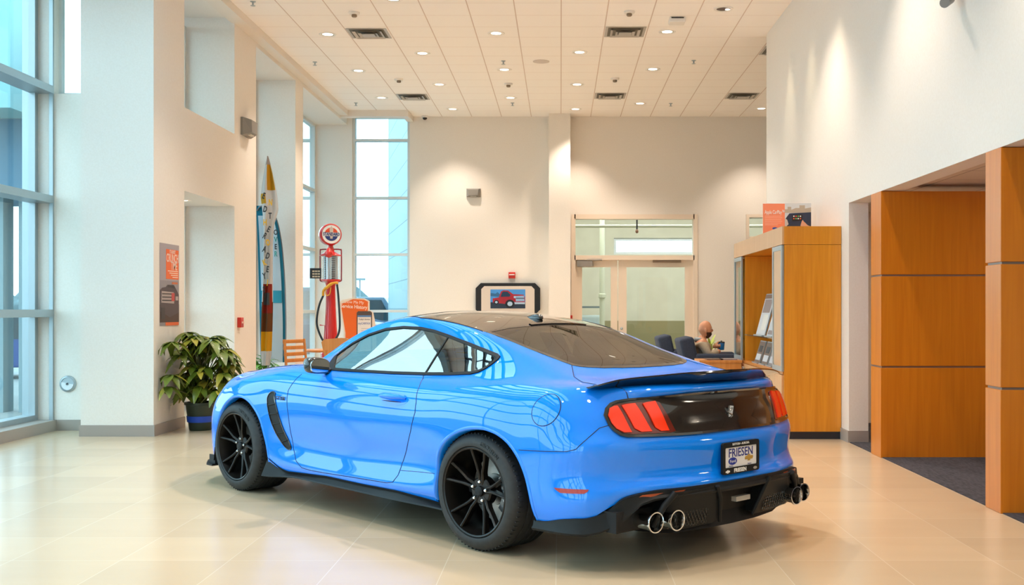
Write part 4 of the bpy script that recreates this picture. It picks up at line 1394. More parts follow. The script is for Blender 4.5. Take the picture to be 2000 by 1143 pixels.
# hands closed round the cup
def hand(wrist, fwd, up, palm_to, s):
    fwd, up = Vector(fwd).normalized(), Vector(up).normalized()
    side = fwd.cross(up)
    w = Vector(wrist)
    ch = [(w, (.026, .02), None), (w + fwd * .045, (.034, .017), 0), (w + fwd * .08, (.036, .014), 1)]
    for k, (u, L) in enumerate(((-.027, .066), (-.009, .075), (.009, .071), (.027, .056))):
        b = w + fwd * .085 + up * -u
        i0 = len(ch)
        ch.append((b, .0095, 2))
        ch.append((b + fwd * L * .42 + side * s * .010, .0088, i0))
        ch.append((b + fwd * L * .66 + side * s * .034, .0080, i0 + 1))
        ch.append((b + fwd * L * .62 + side * s * .056, .0070, i0 + 2))
    i0 = len(ch)
    ch.append((w + fwd * .03 + up * .03, .012, 1))
    ch.append((w + fwd * .055 + up * .05 + side * s * .012, .0105, i0))
    ch.append((w + fwd * .085 + up * .052 + side * s * .03, .0088, i0 + 1))
    return skinned('hand', [(tuple(p), r, q) for p, r, q in ch], skin_m, man, 2)
cupx = PX(1409, aY - .05) - 2.0
cupz = PZ(676, aY - .05)
hand((cupx - .105, -.10, cupz - .0), (1, .28, .05), (0, -.12, 1), None, -1)
hand((cupx - .115, .03, cupz - .02), (1, -.25, .05), (0, .12, 1), None, 1)
cup = thing('mug', 'blue travel mug with a dark lid in the seated man\'s hands', 'mug', (2.0 + cupx, aY - .05, cupz - .055))
obj('mug_body', lathe(bmesh.new(), [(0, 0), (.034, 0), (.038, .005), (.045, .10), (.043, .10), (0, .098)], 28), mat('mug_blue', '#1f6fae', .3), cup, 40)
obj('mug_lid', lathe(bmesh.new(), [(.046, .098), (.047, .112), (.03, .118), (.012, .118), (.010, .130), (0, .130)], 28), black_p, cup, 40)

# ---- workshop behind the double door
bm = tube(bmesh.new(), [(.0, 24.0, PZ(442, 24)), (4.5, 24.0, PZ(442, 24))], .035, 12)
tag(obj('pipe', bm, mat('pipe_pale', '#c9cdb8', .4), None, 60), 'pale horizontal pipe under the workshop ceiling seen through the door transom', 'pipe')
t = thing('pipe', 'pale vertical pipe in the workshop seen through the left door glass', 'pipe', (PX(1176, 25.0), 25.0, 0))
obj('pipe_run', lathe(bmesh.new(), [(.06, 0), (.06, ZC - .03)], 16), mat('pipe_pale', '#c9cdb8', .4), t, 60)
obj('pipe_collar', lathe(bmesh.new(), [(.06, 1.55), (.085, 1.56), (.085, 1.64), (.06, 1.65)], 16), MATS['pipe_pale'], t, 40)
t = thing('pendant_hook', 'short dark rod hanging in the workshop seen through the door transom', 'hook', (PX(1244, 23.7), 23.7, PZ(440, 23.7)))
obj('rod', tube(bmesh.new(), [(0, 0, .3), (0, 0, -.10)], .018, 8), ink, t)
obj('hook_weight', lathe(bmesh.new(), [(0, -.18), (.03, -.16), (.035, -.12), (.015, -.09), (0, -.09)], 12), mat('rust_brown', '#8a5a3c', .5), t, 60)
t = thing('tool_cabinet', 'pale workshop cabinet seen through the left door glass', 'cabinet', (PX(1133, 25) - .05, 25.5, 0))
obj('cabinet_body', bx(bmesh.new(), 0, .55, 0, .5, 0, PZ(616, 25), .01), mat('cabinet_pale', '#c3d2d2', .4), t)
obj('drawer_front', bx(bmesh.new(), .02, .53, -.012, 0, .5, PZ(620, 25)), mat('drawer_pale', '#aebfc0', .4), t)
obj('bench_top', bx(bmesh.new(), -.05, .6, -.05, .55, PZ(602, 25), PZ(598, 25)), mat('bench_grey', '#6f7d80', .4), t)
for x in (-.3, 1.6, 3.6, 5.6):
    l = area_light('workshop_fill_light', (x + .5, 24.2, ZC - .25), (0, 0, -1), 1.2, .25, 88, (1.0, .96, .93))  # added fill light that brightens the workshop, no fitting drawn
for y in (5.2, 8.4, 10.8):
    area_light('office_fill_light', (5.6, y, 2.38), (0, 0, -1), 1.0, .5, 40, (1, .86, .68))  # added fill light for the office, not a drawn fitting

# ---- outside
ext_p = grid_mat('ext_panel', '#8fa6ab', '#5f767b', 1.5, .62, .2, .05, .02, .02, .6, .03, axes=('X', 'Z'))
ext_b = mat('ext_fascia', '#46718a', .6)
ext_w = mat('ext_white', '#7d9399', .6)
bm = bmesh.new()
P = [(PX(752, 27), 27.5), (PX(796, 22.6), 22.6), (-.9, 22.6), (-.9, 27.5)]
prism(bm, P, -.2, 8.5)
wing = struct(obj('wall_exterior', bm, ext_p))
bm = bmesh.new()
bx(bm, -30, PX(51, 15.5), 15.5, 17.5, PZ(378, 15.5), PZ(233, 15.5))
struct(obj('wall_canopy', bm, ext_b))
struct(box('trim_5', -30, PX(51, 15.5) + .02, 15.45, 17.55, PZ(233, 15.5), PZ(224, 15.5), ext_w))
bm = bmesh.new()
for px in (8, 47, 118):
    bx(bm, PX(px - 4, 15.9), PX(px + 5, 15.9), 15.8, 16.1, -.2, PZ(378, 15.5))
struct(obj('wall_columns', bm, ext_w))
struct(box('wall_tower', -14, PX(20, 14.6), 14.6, 15.4, PZ(233, 15.5), 9, mat('ext_cyan', '#86b4bb', .6)))
def ext_car(loc, rz, col, label, L=4.4, H=1.45, W=1.75, tall=False):
    t = thing('parked_car', label, 'car', loc, rz, 'cars parked outside')
    h0 = .55 * H
    roof = [(-.40, h0), (-.33, H), (.12, H), (.24, h0)] if not tall else [(-.47, h0), (-.46, H), (.20, H), (.30, h0)]
    prof = [(-.5, .25), (-.5, h0 * .95)] + roof + [(.47, h0 * .9), (.5, h0 * .6), (.5, .25)]
    bm = prism(bmesh.new(), [(x * L, z) for x, z in prof], -W / 2, W / 2, 'XZ')
    bmesh.ops.bevel(bm, geom=bm.edges[:], offset=.07, segments=2, affect='EDGES', profile=.6)
    obj('body', bm, col, t, 50)
    g = [(x * L * .93 + .02, z) for x, z in roof]
    g = [(g[0][0] + .12, h0 + .06), (g[1][0] + .1, H - .1), (g[2][0] - .05, H - .1), (g[3][0] - .14, h0 + .06)]
    obj('side_windows', prism(bmesh.new(), g, -W / 2 - .01, W / 2 + .01, 'XZ'), mat('ext_car_glass', '#2b3a40', .1), t)
    for a in (-.30, .31):
        for s in (-1, 1):
            obj('wheel', lathe(bmesh.new(), [(0, s * (W / 2 + .01)), (.2, s * (W / 2 + .01)), (.22, s * (W / 2 - .01)), (.33, s * (W / 2 - .02)), (.33, s * (W / 2 - .2)), (0, s * (W / 2 - .2))], 20, 'Y', (a * L, 0, .33)), black_p, t, 40)
    return t
ext_car((PX(28, 24), 24.0, -.2), math.radians(8), mat('ext_blue_car', '#12458f', .3), 'blue car parked outside the left curtain wall, low in the lowest panes')
ext_car((PX(700, 38), 38.0, -.2), math.radians(4), mat('ext_grey_car', '#3f5a6e', .3), 'grey van parked outside the corner window behind the orange board', 4.9, 1.9, 1.9, True)
ext_car((PX(598, 31), 31.0, -.2), math.radians(-6), mat('ext_dark_car', '#274a66', .35), 'dark blue van parked outside the narrow far window strip', 5.4, 2.1, 1.9, True)
ext_car((PX(50, 60), 60.0, -.2), math.radians(3), mat('ext_white_car', '#6d7a80', .3), 'pale car parked far off outside the left curtain wall')
for px, lab in ((676, 'left'), (683, 'middle'), (703, 'right')):
    Yp_ = {676: 95, 683: 112, 703: 102}[px]
    t = thing('light_pole', 'thin distant car park light pole seen through the corner window, %s of three' % lab, 'lamp post', (PX(px, Yp_), Yp_, -.2), 0, 'car park light poles')
    obj('pole', tube(bmesh.new(), [(0, 0, 0), (0, 0, 4.2)], [.10, .07], 8), mat('pole_pale', '#6f8086', .5), t)
    obj('lamp_head', bx(bmesh.new(), -.5, .5, -.15, .15, 4.15, 4.35), MATS['pole_pale'], t)
bm = bmesh.new()
rr = random.Random(8)
for k in range(260):
    x = rr.uniform(-130, 20)
    h = rr.uniform(1.2, 4.0)
    bmesh.ops.create_icosphere(bm, subdivisions=1, radius=1, matrix=Matrix.Translation((x, 125 + rr.uniform(-4, 4), h * .5 - .2)) @ Matrix.Diagonal((rr.uniform(1, 2.4), 1, h * .55, 1)))
o = obj('tree_line', bm, noise_mat('tree_haze', '#4d6267', '#5b7074', (1, 1, 1), .9), None, 60)
o['kind'] = 'stuff'
tag(o, 'hazy line of bare trees along the horizon outside the windows', 'trees')
# ================================================================ the car
KZ = .9225
CAR_TH = math.radians(46.2)
car = thing('car', 'shiny blue two-door fastback coupe with black roof and black wheels on the beige tiled floor', 'car',
            (.203, 6.513, 0), PI - CAR_TH)

def spl(keys, x):
    """smooth monotone-ish interpolation of keyed values: keys = [(x, v...), ...] with x falling"""
    ks = sorted(keys)
    xs = np.array([k[0] for k in ks])
    vs = np.array([k[1:] for k in ks], float)
    d = np.diff(vs, axis=0) / np.diff(xs)[:, None]
    m = np.zeros_like(vs)
    m[0], m[-1] = d[0], d[-1]
    h = np.diff(xs)
    for i in range(1, len(xs) - 1):
        w = (h[i - 1] * d[i] + h[i] * d[i - 1]) / (h[i - 1] + h[i])
        m[i] = w
    i = int(np.clip(np.searchsorted(xs, x) - 1, 0, len(xs) - 2))
    t = (x - xs[i]) / h[i]
    return ((2 * t ** 3 - 3 * t ** 2 + 1) * vs[i] + (t ** 3 - 2 * t ** 2 + t) * h[i] * m[i] + (-2 * t ** 3 + 3 * t ** 2) * vs[i + 1]
            + (t ** 3 - t ** 2) * h[i] * m[i + 1])

SA = [3.0, 2.85, 2.68, 2.5, 2.28, 2.08, 1.85, 1.55, 1.2, .85, .5, .25, .02, -.2, -.4, -.58]
# lower lines, (a, b, c) along the side
LOW = [
 [(3.0, .90, .20), (2.68, .93, .20), (2.28, .905, .20), (2.0, .885, .205), (1.2, .88, .21), (.5, .885, .222), (.25, .90, .228), (-.2, .92, .235), (-.58, .905, .25)],
 [(3.0, .925, .30), (2.68, .955, .30), (2.28, .93, .29), (2.0, .915, .285), (1.2, .915, .285), (.5, .935, .30), (.25, .945, .31), (-.2, .955, .33), (-.58, .93, .36)],
 [(3.0, .93, .43), (2.68, .962, .43), (2.28, .935, .42), (2.0, .905, .415), (1.2, .897, .41), (.5, .918, .43), (.25, .94, .445), (-.2, .958, .47), (-.58, .93, .51)],
 [(3.0, .925, .56), (2.68, .962, .57), (2.28, .935, .56), (2.0, .918, .555), (1.2, .914, .555), (.5, .925, .565), (.25, .943, .575), (-.2, .958, .59), (-.58, .932, .635)],
 [(3.0, .905, .68), (2.68, .952, .70), (2.28, .935, .70), (2.0, .928, .695), (1.2, .926, .695), (.5, .935, .70), (.25, .945, .71), (-.2, .955, .72), (-.58, .922, .745)],
 [(3.0, .872, .765), (2.68, .925, .80), (2.28, .92, .805), (2.0, .918, .80), (1.2, .916, .80), (.5, .925, .805), (.25, .937, .81), (-.2, .942, .825), (-.58, .902, .84)],
 [(3.0, .82, .83), (2.68, .875, .868), (2.28, .885, .895), (2.0, .88, .90), (1.2, .878, .90), (.5, .885, .905), (.25, .90, .91), (-.2, .90, .922), (-.58, .86, .928)],
 [(3.0, .74, .876), (2.68, .775, .922), (2.28, .79, .965), (2.08, .80, .975), (1.85, .808, .967), (1.2, .81, .965), (.5, .815, .968), (.25, .825, .978), (-.2, .825, .985), (-.58, .782, .983)],
]
FRONT = [  # F4 .. F0
 [(3.2, .84, .19), (3.5, .62, .18), (3.6, .4, .18), (3.65, .2, .18), (3.66, 0, .18)],
 [(3.22, .845, .29), (3.5, .63, .28), (3.62, .4, .28), (3.66, .2, .28), (3.67, 0, .28)],
 [(3.22, .85, .42), (3.49, .63, .41), (3.61, .4, .41), (3.66, .2, .41), (3.67, 0, .41)],
 [(3.21, .85, .55), (3.46, .63, .54), (3.58, .4, .54), (3.63, .2, .54), (3.64, 0, .54)],
 [(3.18, .835, .66), (3.42, .62, .64), (3.55, .4, .64), (3.60, .2, .64), (3.61, 0, .64)],
 [(3.15, .80, .735), (3.38, .60, .72), (3.5, .38, .72), (3.55, .2, .72), (3.56, 0, .72)],
 [(3.12, .75, .785), (3.33, .56, .77), (3.44, .36, .78), (3.49, .18, .79), (3.5, 0, .79)],
 [(3.08, .68, .835), (3.25, .52, .83), (3.35, .34, .84), (3.4, .17, .85), (3.41, 0, .85)],
]
REAR = [  # R3 .. R0
 [(-.765, .86, .275), (-.915, .715, .40), (-1.03, .45, .43), (-1.07, .22, .43), (-1.08, 0, .43)],
 [(-.765, .88, .40), (-.91, .72, .455), (-1.03, .45, .47), (-1.07, .22, .47), (-1.08, 0, .47)],
 [(-.755, .862, .52), (-.89, .70, .53), (-1.005, .43, .53), (-1.045, .2, .53), (-1.055, 0, .53)],
 [(-.755, .872, .655), (-.895, .715, .66), (-1.01, .45, .665), (-1.055, .22, .665), (-1.065, 0, .665)],
 [(-.76, .832, .75), (-.885, .675, .748), (-.985, .43, .746), (-1.02, .2, .745), (-1.03, 0, .745)],
 [(-.76, .795, .845), (-.862, .65, .845), (-.955, .42, .845), (-.985, .2, .845), (-.995, 0, .845)],
 [(-.735, .755, .928), (-.835, .625, .93), (-.925, .41, .93), (-.955, .2, .93), (-.965, 0, .93)],
 [(-.695, .715, .98), (-.80, .60, .985), (-.895, .40, .988), (-.93, .2, .99), (-.94, 0, .99)],
]
UP = [  # v8 .. v12
 [(3.0, .64, .898), (2.68, .665, .945), (2.28, .68, .988), (2.08, .735, .99), (1.85, .758, .995), (1.55, .765, 1.02), (1.2, .762, 1.03), (.85, .762, 1.03), (.5, .765, 1.03), (.25, .765, 1.035),
  (.02, .755, 1.04), (-.2, .73, 1.028), (-.4, .70, 1.012), (-.58, .665, 1.0)],
 [(3.0, .5, .915), (2.68, .53, .958), (2.28, .55, 1.0), (2.08, .655, 1.01), (1.85, .645, 1.08), (1.55, .62, 1.208), (1.2, .595, 1.283), (.85, .60, 1.288), (.5, .615, 1.25), (.25, .625, 1.195), (.02, .63, 1.13),
  (-.2, .63, 1.078), (-.4, .615, 1.036), (-.58, .58, 1.008)],
 [(3.0, .35, .925), (2.68, .38, .97), (2.28, .42, 1.012), (2.08, .57, 1.025), (1.85, .595, 1.135), (1.55, .555, 1.272), (1.2, .51, 1.354), (.85, .505, 1.358), (.5, .515, 1.303), (.25, .525, 1.238), (.02, .525, 1.165),
  (-.2, .51, 1.105), (-.4, .49, 1.045), (-.58, .44, 1.012)],
 [(3.0, .18, .935), (2.68, .2, .98), (2.28, .22, 1.022), (2.08, .3, 1.05), (1.85, .31, 1.165), (1.55, .3, 1.302), (1.2, .27, 1.382), (.85, .26, 1.387), (.5, .26, 1.337), (.25, .26, 1.276), (.02, .26, 1.198),
  (-.2, .26, 1.13), (-.4, .25, 1.07), (-.58, .24, 1.018)],
 [(3.0, 0, .935), (2.68, 0, .982), (2.28, 0, 1.025), (2.08, 0, 1.055), (1.85, 0, 1.172), (1.55, 0, 1.31), (1.2, 0, 1.39), (.85, 0, 1.393), (.5, 0, 1.354), (.25, 0, 1.286), (.02, 0, 1.208),
  (-.2, 0, 1.14), (-.4, 0, 1.078), (-.58, 0, 1.02)],
]

def build_body():
    bm = bmesh.new()
    low = []
    for v in range(8):
        row = [bm.verts.new(p) for p in FRONT[v][::-1]]
        for a in SA:
            b, c = spl(LOW[v], a)
            row.append(bm.verts.new((a, b, c)))
        row += [bm.verts.new(p) for p in REAR[v]]
        low.append(row)
    up = []
    for v in range(5):
        row = []
        for a in SA:
            b, c = spl(UP[v], a)
            row.append(bm.verts.new((a, max(0, b) if v < 4 else 0.0, c)))
        up.append(row)
    n = len(low[0])
    for v in range(7):
        for j in range(n - 1):
            bm.faces.new((low[v][j], low[v][j + 1], low[v + 1][j + 1], low[v + 1][j]))
    side = low[7][5:5 + len(SA)]
    rows = [side] + up
    for v in range(5):
        for j in range(len(SA) - 1):
            bm.faces.new((rows[v][j], rows[v][j + 1], rows[v + 1][j + 1], rows[v + 1][j]))
    for end, edge in ((0, low[7][4::-1]), (-1, low[7][5 + len(SA):])):
        col = [r[end] for r in rows]
        bm.faces.new((col[0], col[1], edge[0]))
        for i in range(4):
            bm.faces.new((col[i + 1], col[i + 2], edge[i + 1], edge[i]))
    # mirror to the right side
    g = bm.verts[:] + bm.faces[:]
    r = bmesh.ops.duplicate(bm, geom=g)
    nv = [e for e in r['geom'] if isinstance(e, bmesh.types.BMVert)]
    for v in nv:
        v.co.y *= -1
    bmesh.ops.reverse_faces(bm, faces=[e for e in r['geom'] if isinstance(e, bmesh.types.BMFace)])
    bmesh.ops.remove_doubles(bm, verts=bm.verts, dist=1e-5)
    bmesh.ops.recalc_face_normals(bm, faces=bm.faces)
    # pull the cage so that its limit surface runs through the drawn points
    bm.verts.ensure_lookup_table()
    target = np.array([v.co[:] for v in bm.verts])
    st = []
    for v in bm.verts:
        w = {}
        if v.is_boundary:
            w[v.index] = 4 / 6
            for e in v.link_edges:
                if e.is_boundary:
                    w[e.other_vert(v).index] = w.get(e.other_vert(v).index, 0) + 1 / 6
        else:
            k = len(v.link_edges)
            w[v.index] = k / (k + 5)
            for e in v.link_edges:
                o = e.other_vert(v).index
                w[o] = w.get(o, 0) + 4 / (k * (k + 5))
            for f in v.link_faces:
                far = [x for x in f.verts if x != v and not any(e.other_vert(v) == x for e in v.link_edges)]
                far = far or [x for x in f.verts if x != v]
                for x in far:
                    w[x.index] = w.get(x.index, 0) + 1 / (k * (k + 5) * len(far))
        st.append(w)
    pos = target.copy()
    for it in range(12):
        lim = np.array([sum(pos[i] * x for i, x in w.items()) for w in st])
        pos += .8 * (target - lim)
    for v, p in zip(bm.verts, pos):
        v.co = p
    me = bpy.data.meshes.new('cage')
    bm.to_mesh(me)
    bm.free()
    o = bpy.data.objects.new('cage', me)
    C.objects.link(o)
    s = o.modifiers.new('s', 'SUBSURF')
    s.levels = s.render_levels = 4
    s.boundary_smooth = 'PRESERVE_CORNERS'
    dg = bpy.context.evaluated_depsgraph_get()
    out = bpy.data.meshes.new_from_object(o.evaluated_get(dg))
    bpy.data.objects.remove(o)
    bpy.data.meshes.remove(me)
    return out

SHELL = build_body()
SV = np.zeros(len(SHELL.vertices) * 3)
SHELL.vertices.foreach_get('co', SV)
SV = SV.reshape(-1, 3)
SFACES = [tuple(p.vertices) for p in SHELL.polygons]
_n = np.zeros(len(SHELL.vertices) * 3)
SHELL.vertices.foreach_get('normal', _n)
SN = _n.reshape(-1, 3)
BVH = BVHTree.FromPolygons([Vector(v) for v in SV], SFACES)
# ---------------------------------------------------------------- car materials
paint = mat('blue_paint', (.002, .215, .93), .5, coat=1.0, coat_rough=.01, coat_ior=1.62, spec=.0)
blk_gloss = mat('gloss_black', (.006, .006, .007), .12, coat=1.0, coat_rough=.02)
roof_blk = mat('roof_black', (.012, .009, .007), .12, coat=1.0, coat_rough=.015, coat_ior=1.9)
blk_satin = mat('satin_black', (.010, .011, .012), .5, spec=.2)
blk_trim = mat('black_trim', (.008, .008, .009), .55, spec=.25)
seam_m = mat('seam_dark', (.003, .01, .035), .7)
rubber = noise_mat('tyre_rubber', (.012, .012, .012), (.02, .02, .02), (30, 30, 30), .62)
rim_m = mat('wheel_black', (.016, .0135, .012), .30, .6)
chrome = mat('chrome', (.8, .8, .8), .08, 1.0)
steel = mat('brushed_steel', (.5, .48, .45), .3, 1.0)
cabin_m = mat('cabin_black', (.014, .014, .015), .65)
red_lens = mat('red_lens', (.88, .032, .0015), .25, coat=.5, coat_rough=.03)
dark_lens = mat('dark_red_lens', (.12, .008, .004), .15, coat=1.0, coat_rough=.03)
refl_m = mat("reflector_red", (.36, .02, .003), .4, coat=.15)
white_p = mat('white_plastic', (.8, .8, .8), .35)
navy_p = mat('navy_print', (.01, .02, .22), .5)

side_glass = glass_mat('side_glass', (.40, .46, .46), .26)
rear_glass = glass_mat('rear_glass', (.17, .15, .105), .08)

def cobj(name, bm, m, parent=car, smooth=35, normals=None):
    """a car part: heights drawn in car space are brought to the room's"""
    if isinstance(bm, bmesh.types.BMesh):
        for v in bm.verts:
            v.co.z *= KZ
        return obj(name, bm, m, parent, smooth)
    return link(name, bm, m, parent)

# ---------------------------------------------------------------- projection onto the shell
def on_side(a, c, s=1, off=0.0):
    h = BVH.ray_cast(Vector((a, 2.0, c)), Vector((0, -1, 0)))
    if h[0] is None:
        h = BVH.find_nearest(Vector((a, .9, c)))
    p, n = h[0], h[1]
    if n.y < 0:
        n = -n
    q = p + n * off
    return Vector((q.x, q.y * s, q.z))

def on_rear(b, c, off=0.0):
    h = BVH.ray_cast(Vector((-2.5, b, c)), Vector((1, 0, 0)))
    if h[0] is None:
        h = BVH.find_nearest(Vector((-1.0, b, c)))
    p, n = h[0], h[1]
    if n.x > 0:
        n = -n
    return p + n * off

def on_top(a, b, off=0.0):
    h = BVH.ray_cast(Vector((a, b, 2.5)), Vector((0, 0, -1)))
    p, n = h[0], h[1]
    if n.z < 0:
        n = -n
    return p + n * off

def densify(poly, d, closed=True):
    out = []
    n = len(poly)
    for i in range(n if closed else n - 1):
        p, q = np.array(poly[i], float), np.array(poly[(i + 1) % n], float)
        k = max(1, int(np.ceil(np.linalg.norm(q - p) / d)))
        out += [tuple(p + (q - p) * j / k) for j in range(k)]
    if not closed:
        out.append(tuple(map(float, poly[-1])))
    return out

def inside(poly, x, y):
    P = np.asarray(poly, float)
    x = np.atleast_1d(x)
    y = np.atleast_1d(y)
    r = np.zeros(len(x), bool)
    n = len(P)
    for i in range(n):
        x0, y0 = P[i]
        x1, y1 = P[(i + 1) % n]
        if y0 == y1:
            continue
        c = ((y0 > y) != (y1 > y)) & (x < (x1 - x0) * (y - y0) / (y1 - y0) + x0)
        r ^= c
    return r

def inset(poly, d):
    """move a closed outline inwards by d"""
    P = np.asarray(poly, float)
    area = .5 * np.sum(P[:, 0] * np.roll(P[:, 1], -1) - np.roll(P[:, 0], -1) * P[:, 1])
    t = np.roll(P, -1, 0) - np.roll(P, 1, 0)
    t /= np.linalg.norm(t, axis=1)[:, None] + 1e-12
    nrm = np.stack([-t[:, 1], t[:, 0]], 1) * np.sign(area)
    return [tuple(p) for p in P + nrm * d]

def patch(poly, proj, step=.03, thick=.004, flip=False):
    """a thin solid panel lying on the shell: outline in the projector's own 2-D coordinates"""
    edge = densify(poly, step)
    P = np.array(edge)
    gx = np.arange(P[:, 0].min(), P[:, 0].max(), step)
    gy = np.arange(P[:, 1].min(), P[:, 1].max(), step)
    X, Y = [g.ravel() for g in np.meshgrid(gx, gy)]
    inn = inset(edge, step * .45)
    ok = inside(inn, X, Y)
    pts = edge + list(zip(X[ok], Y[ok]))
    n = len(edge)
    r = delaunay_2d_cdt([Vector(p) for p in pts], [(i, (i + 1) % n) for i in range(n)], [], 1, 1e-6)
    bm = bmesh.new()
    top = [bm.verts.new(proj(p.x, p.y, thick)) for p in r[0]]
    bot = {}
    for f in r[2]:
        try:
            bm.faces.new([top[i] for i in f])
        except ValueError:
            pass
    for e in [e for e in bm.edges if e.is_boundary]:
        for v in e.verts:
            if v not in bot:
                i = top.index(v)
                bot[v] = bm.verts.new(proj(r[0][i].x, r[0][i].y, -.004))
    for e in [e for e in bm.edges if e.is_boundary and e.verts[0] in bot and e.verts[1] in bot]:
        a, b = e.verts
        try:
            bm.faces.new((a, b, bot[b], bot[a]))
        except ValueError:
            pass
    for v in [v for v in bm.verts if not v.link_faces]:
        bm.verts.remove(v)
    return bm

def strip(path, proj, w, h=.006, closed=True, bm=None, side=0):
    """a raised band of width w along a 2-D path on the shell; side 0 centred, 1 lies inwards"""
    bm = bm or bmesh.new()
    P = np.asarray(path, float)
    n = len(P)
    if closed:
        t = np.roll(P, -1, 0) - np.roll(P, 1, 0)
        area = .5 * np.sum(P[:, 0] * np.roll(P[:, 1], -1) - np.roll(P[:, 0], -1) * P[:, 1])
        sg = np.sign(area)
    else:
        t = np.gradient(P, axis=0)
        sg = 1
    t /= np.linalg.norm(t, axis=1)[:, None] + 1e-12
    nr = np.stack([-t[:, 1], t[:, 0]], 1) * sg
    o0, o1 = ((-w / 2, w / 2) if side == 0 else (0, w))
    rows = []
    for (o, z) in ((o0, -.004), (o0 + .08 * w, h), (o1 - .08 * w, h), (o1, -.004)):
        rows.append([bm.verts.new(proj(*(P[i] + nr[i] * o), z)) for i in range(n)])
    for A, B in zip(rows, rows[1:]):
        for i in range(n if closed else n - 1):
            bm.faces.new((A[i], A[(i + 1) % n], B[(i + 1) % n], B[i]))
    return bm

def sideL(a, c, off=0.0): return on_side(a, c, 1, off)
def sideR(a, c, off=0.0): return on_side(a, c, -1, off)
def seam(bm, path, proj, r=.0026, step=.02):
    tube(bm, [proj(x, y, .0) for x, y in densify(path, step, False)], r, 6)
    return bm

# ---------------------------------------------------------------- outlines on the shell (metres from the rear axle)
WIN = [(1.686, .978), (1.739, 1.028), (1.765, 1.068), (1.73, 1.108), (1.633, 1.169), (1.47, 1.236), (1.294, 1.28), (1.105, 1.296), (.909, 1.292), (.762, 1.276),
       (.609, 1.248), (.395, 1.204), (.225, 1.164), (.118, 1.138), (.09, 1.124), (.085, 1.105), (.097, 1.074), (.118, 1.047), (.15, 1.027), (.208, 1.013), (.385, 1.0),
       (.63, .989), (.948, .981), (1.326, .977), (1.55, .976)]
BL0, BL1 = (.600, 1.244), (.630, .989)
DOOR = [(1.92, .94), (1.953, .872), (1.978, .821), (1.976, .761), (1.955, .639), (1.95, .514), (1.933, .404), (1.885, .32), (1.81, .278), (1.70, .272), (1.538, .274), (1.138, .287),
        (.82, .296), (.755, .309), (.712, .357), (.687, .433), (.633, .526), (.571, .65), (.529, .77), (.536, .833), (.575, .923), (.64, .99)]
ARCH_F = [(3.0, .0), (3.035, .20), (3.019, .309), (2.992, .407), (2.96, .492), (2.91, .585), (2.836, .663), (2.738, .716), (2.654, .736), (2.562, .738), (2.467, .712), (2.384, .656),
          (2.321, .584), (2.279, .491), (2.243, .399), (2.221, .305), (2.22, .24), (2.22, 0)]
ARCH_R = [(.35, 0), (.335, .25), (.33, .34), (.322, .42), (.318, .494), (.296, .553), (.257, .601), (.196, .647), (.129, .682), (.059, .706), (-.018, .721), (-.096, .726), (-.159, .720),
          (-.227, .703), (-.297, .667), (-.355, .615), (-.395, .56), (-.435, .479), (-.462, .39), (-.478, .30), (-.485, .24), (-.485, 0)]
REAR_G = [(.37, .551), (.268, .539), (.155, .522), (.04, .512), (-.082, .502), (-.22, .495), (-.30, .482), (-.335, .455), (-.363, .416), (-.404, .337), (-.434, .221), (-.447, .09)]
REAR_G = REAR_G + [(a, -b) for a, b in REAR_G[::-1]] + [(.372, -.37), (.345, -.228), (.332, -.1), (.332, .1), (.345, .228), (.372, .37)]
WSH = [(1.965, .60), (1.85, .60), (1.55, .56), (1.25, .52), (1.17, .47), (1.13, .3), (1.11, .1)]
WSH = WSH + [(a, -b) for a, b in WSH[::-1]] + [(2.02, -.4), (2.04, -.15), (2.04, .15), (2.02, .4)]
ROOF = [(1.16, .505), (.978, .549), (.824, .554), (.679, .556), (.532, .555), (.407, .552), (.372, .551), (.372, .37), (.345, .228), (.332, .1)]
ROOF = ROOF + [(a, -b) for a, b in ROOF[::-1]] + [(1.11, -.1), (1.13, -.3), (1.13, .3), (1.11, .1)][::1]
TRUNK = [(-.30, .484), (-.373, .547), (-.447, .612), (-.56, .66), (-.70, .66), (-.806, .621), (-1.2, .617)]
TRUNK = TRUNK + [(a, -b) for a, b in TRUNK[::-1]]
HOOD = [(2.06, .70), (2.28, .735), (2.68, .72), (3.0, .68), (3.2, .55), (3.33, .3), (3.36, 0)]
HOOD = HOOD + [(a, -b) for a, b in HOOD[::-1]]
BAND = [(.749, .84), (.733, .872), (.705, .897), (.677, .909), (.617, .920), (.447, .932), (.298, .941), (.068, .945)]
BAND_LO = [(.742, .792), (.729, .762), (.708, .738), (.68, .729), (.517, .726), (.303, .724), (.07, .726)]
BAND = BAND_LO + [(-b, c) for b, c in BAND_LO[::-1]] + [(-b, c) for b, c in BAND] + BAND[::-1]
BUMP = [(-.334, .63), (-.572, .642), (-.69, .650), (-.735, .664), (-.768, .715), (-.80, .775), (-.83, .79)]

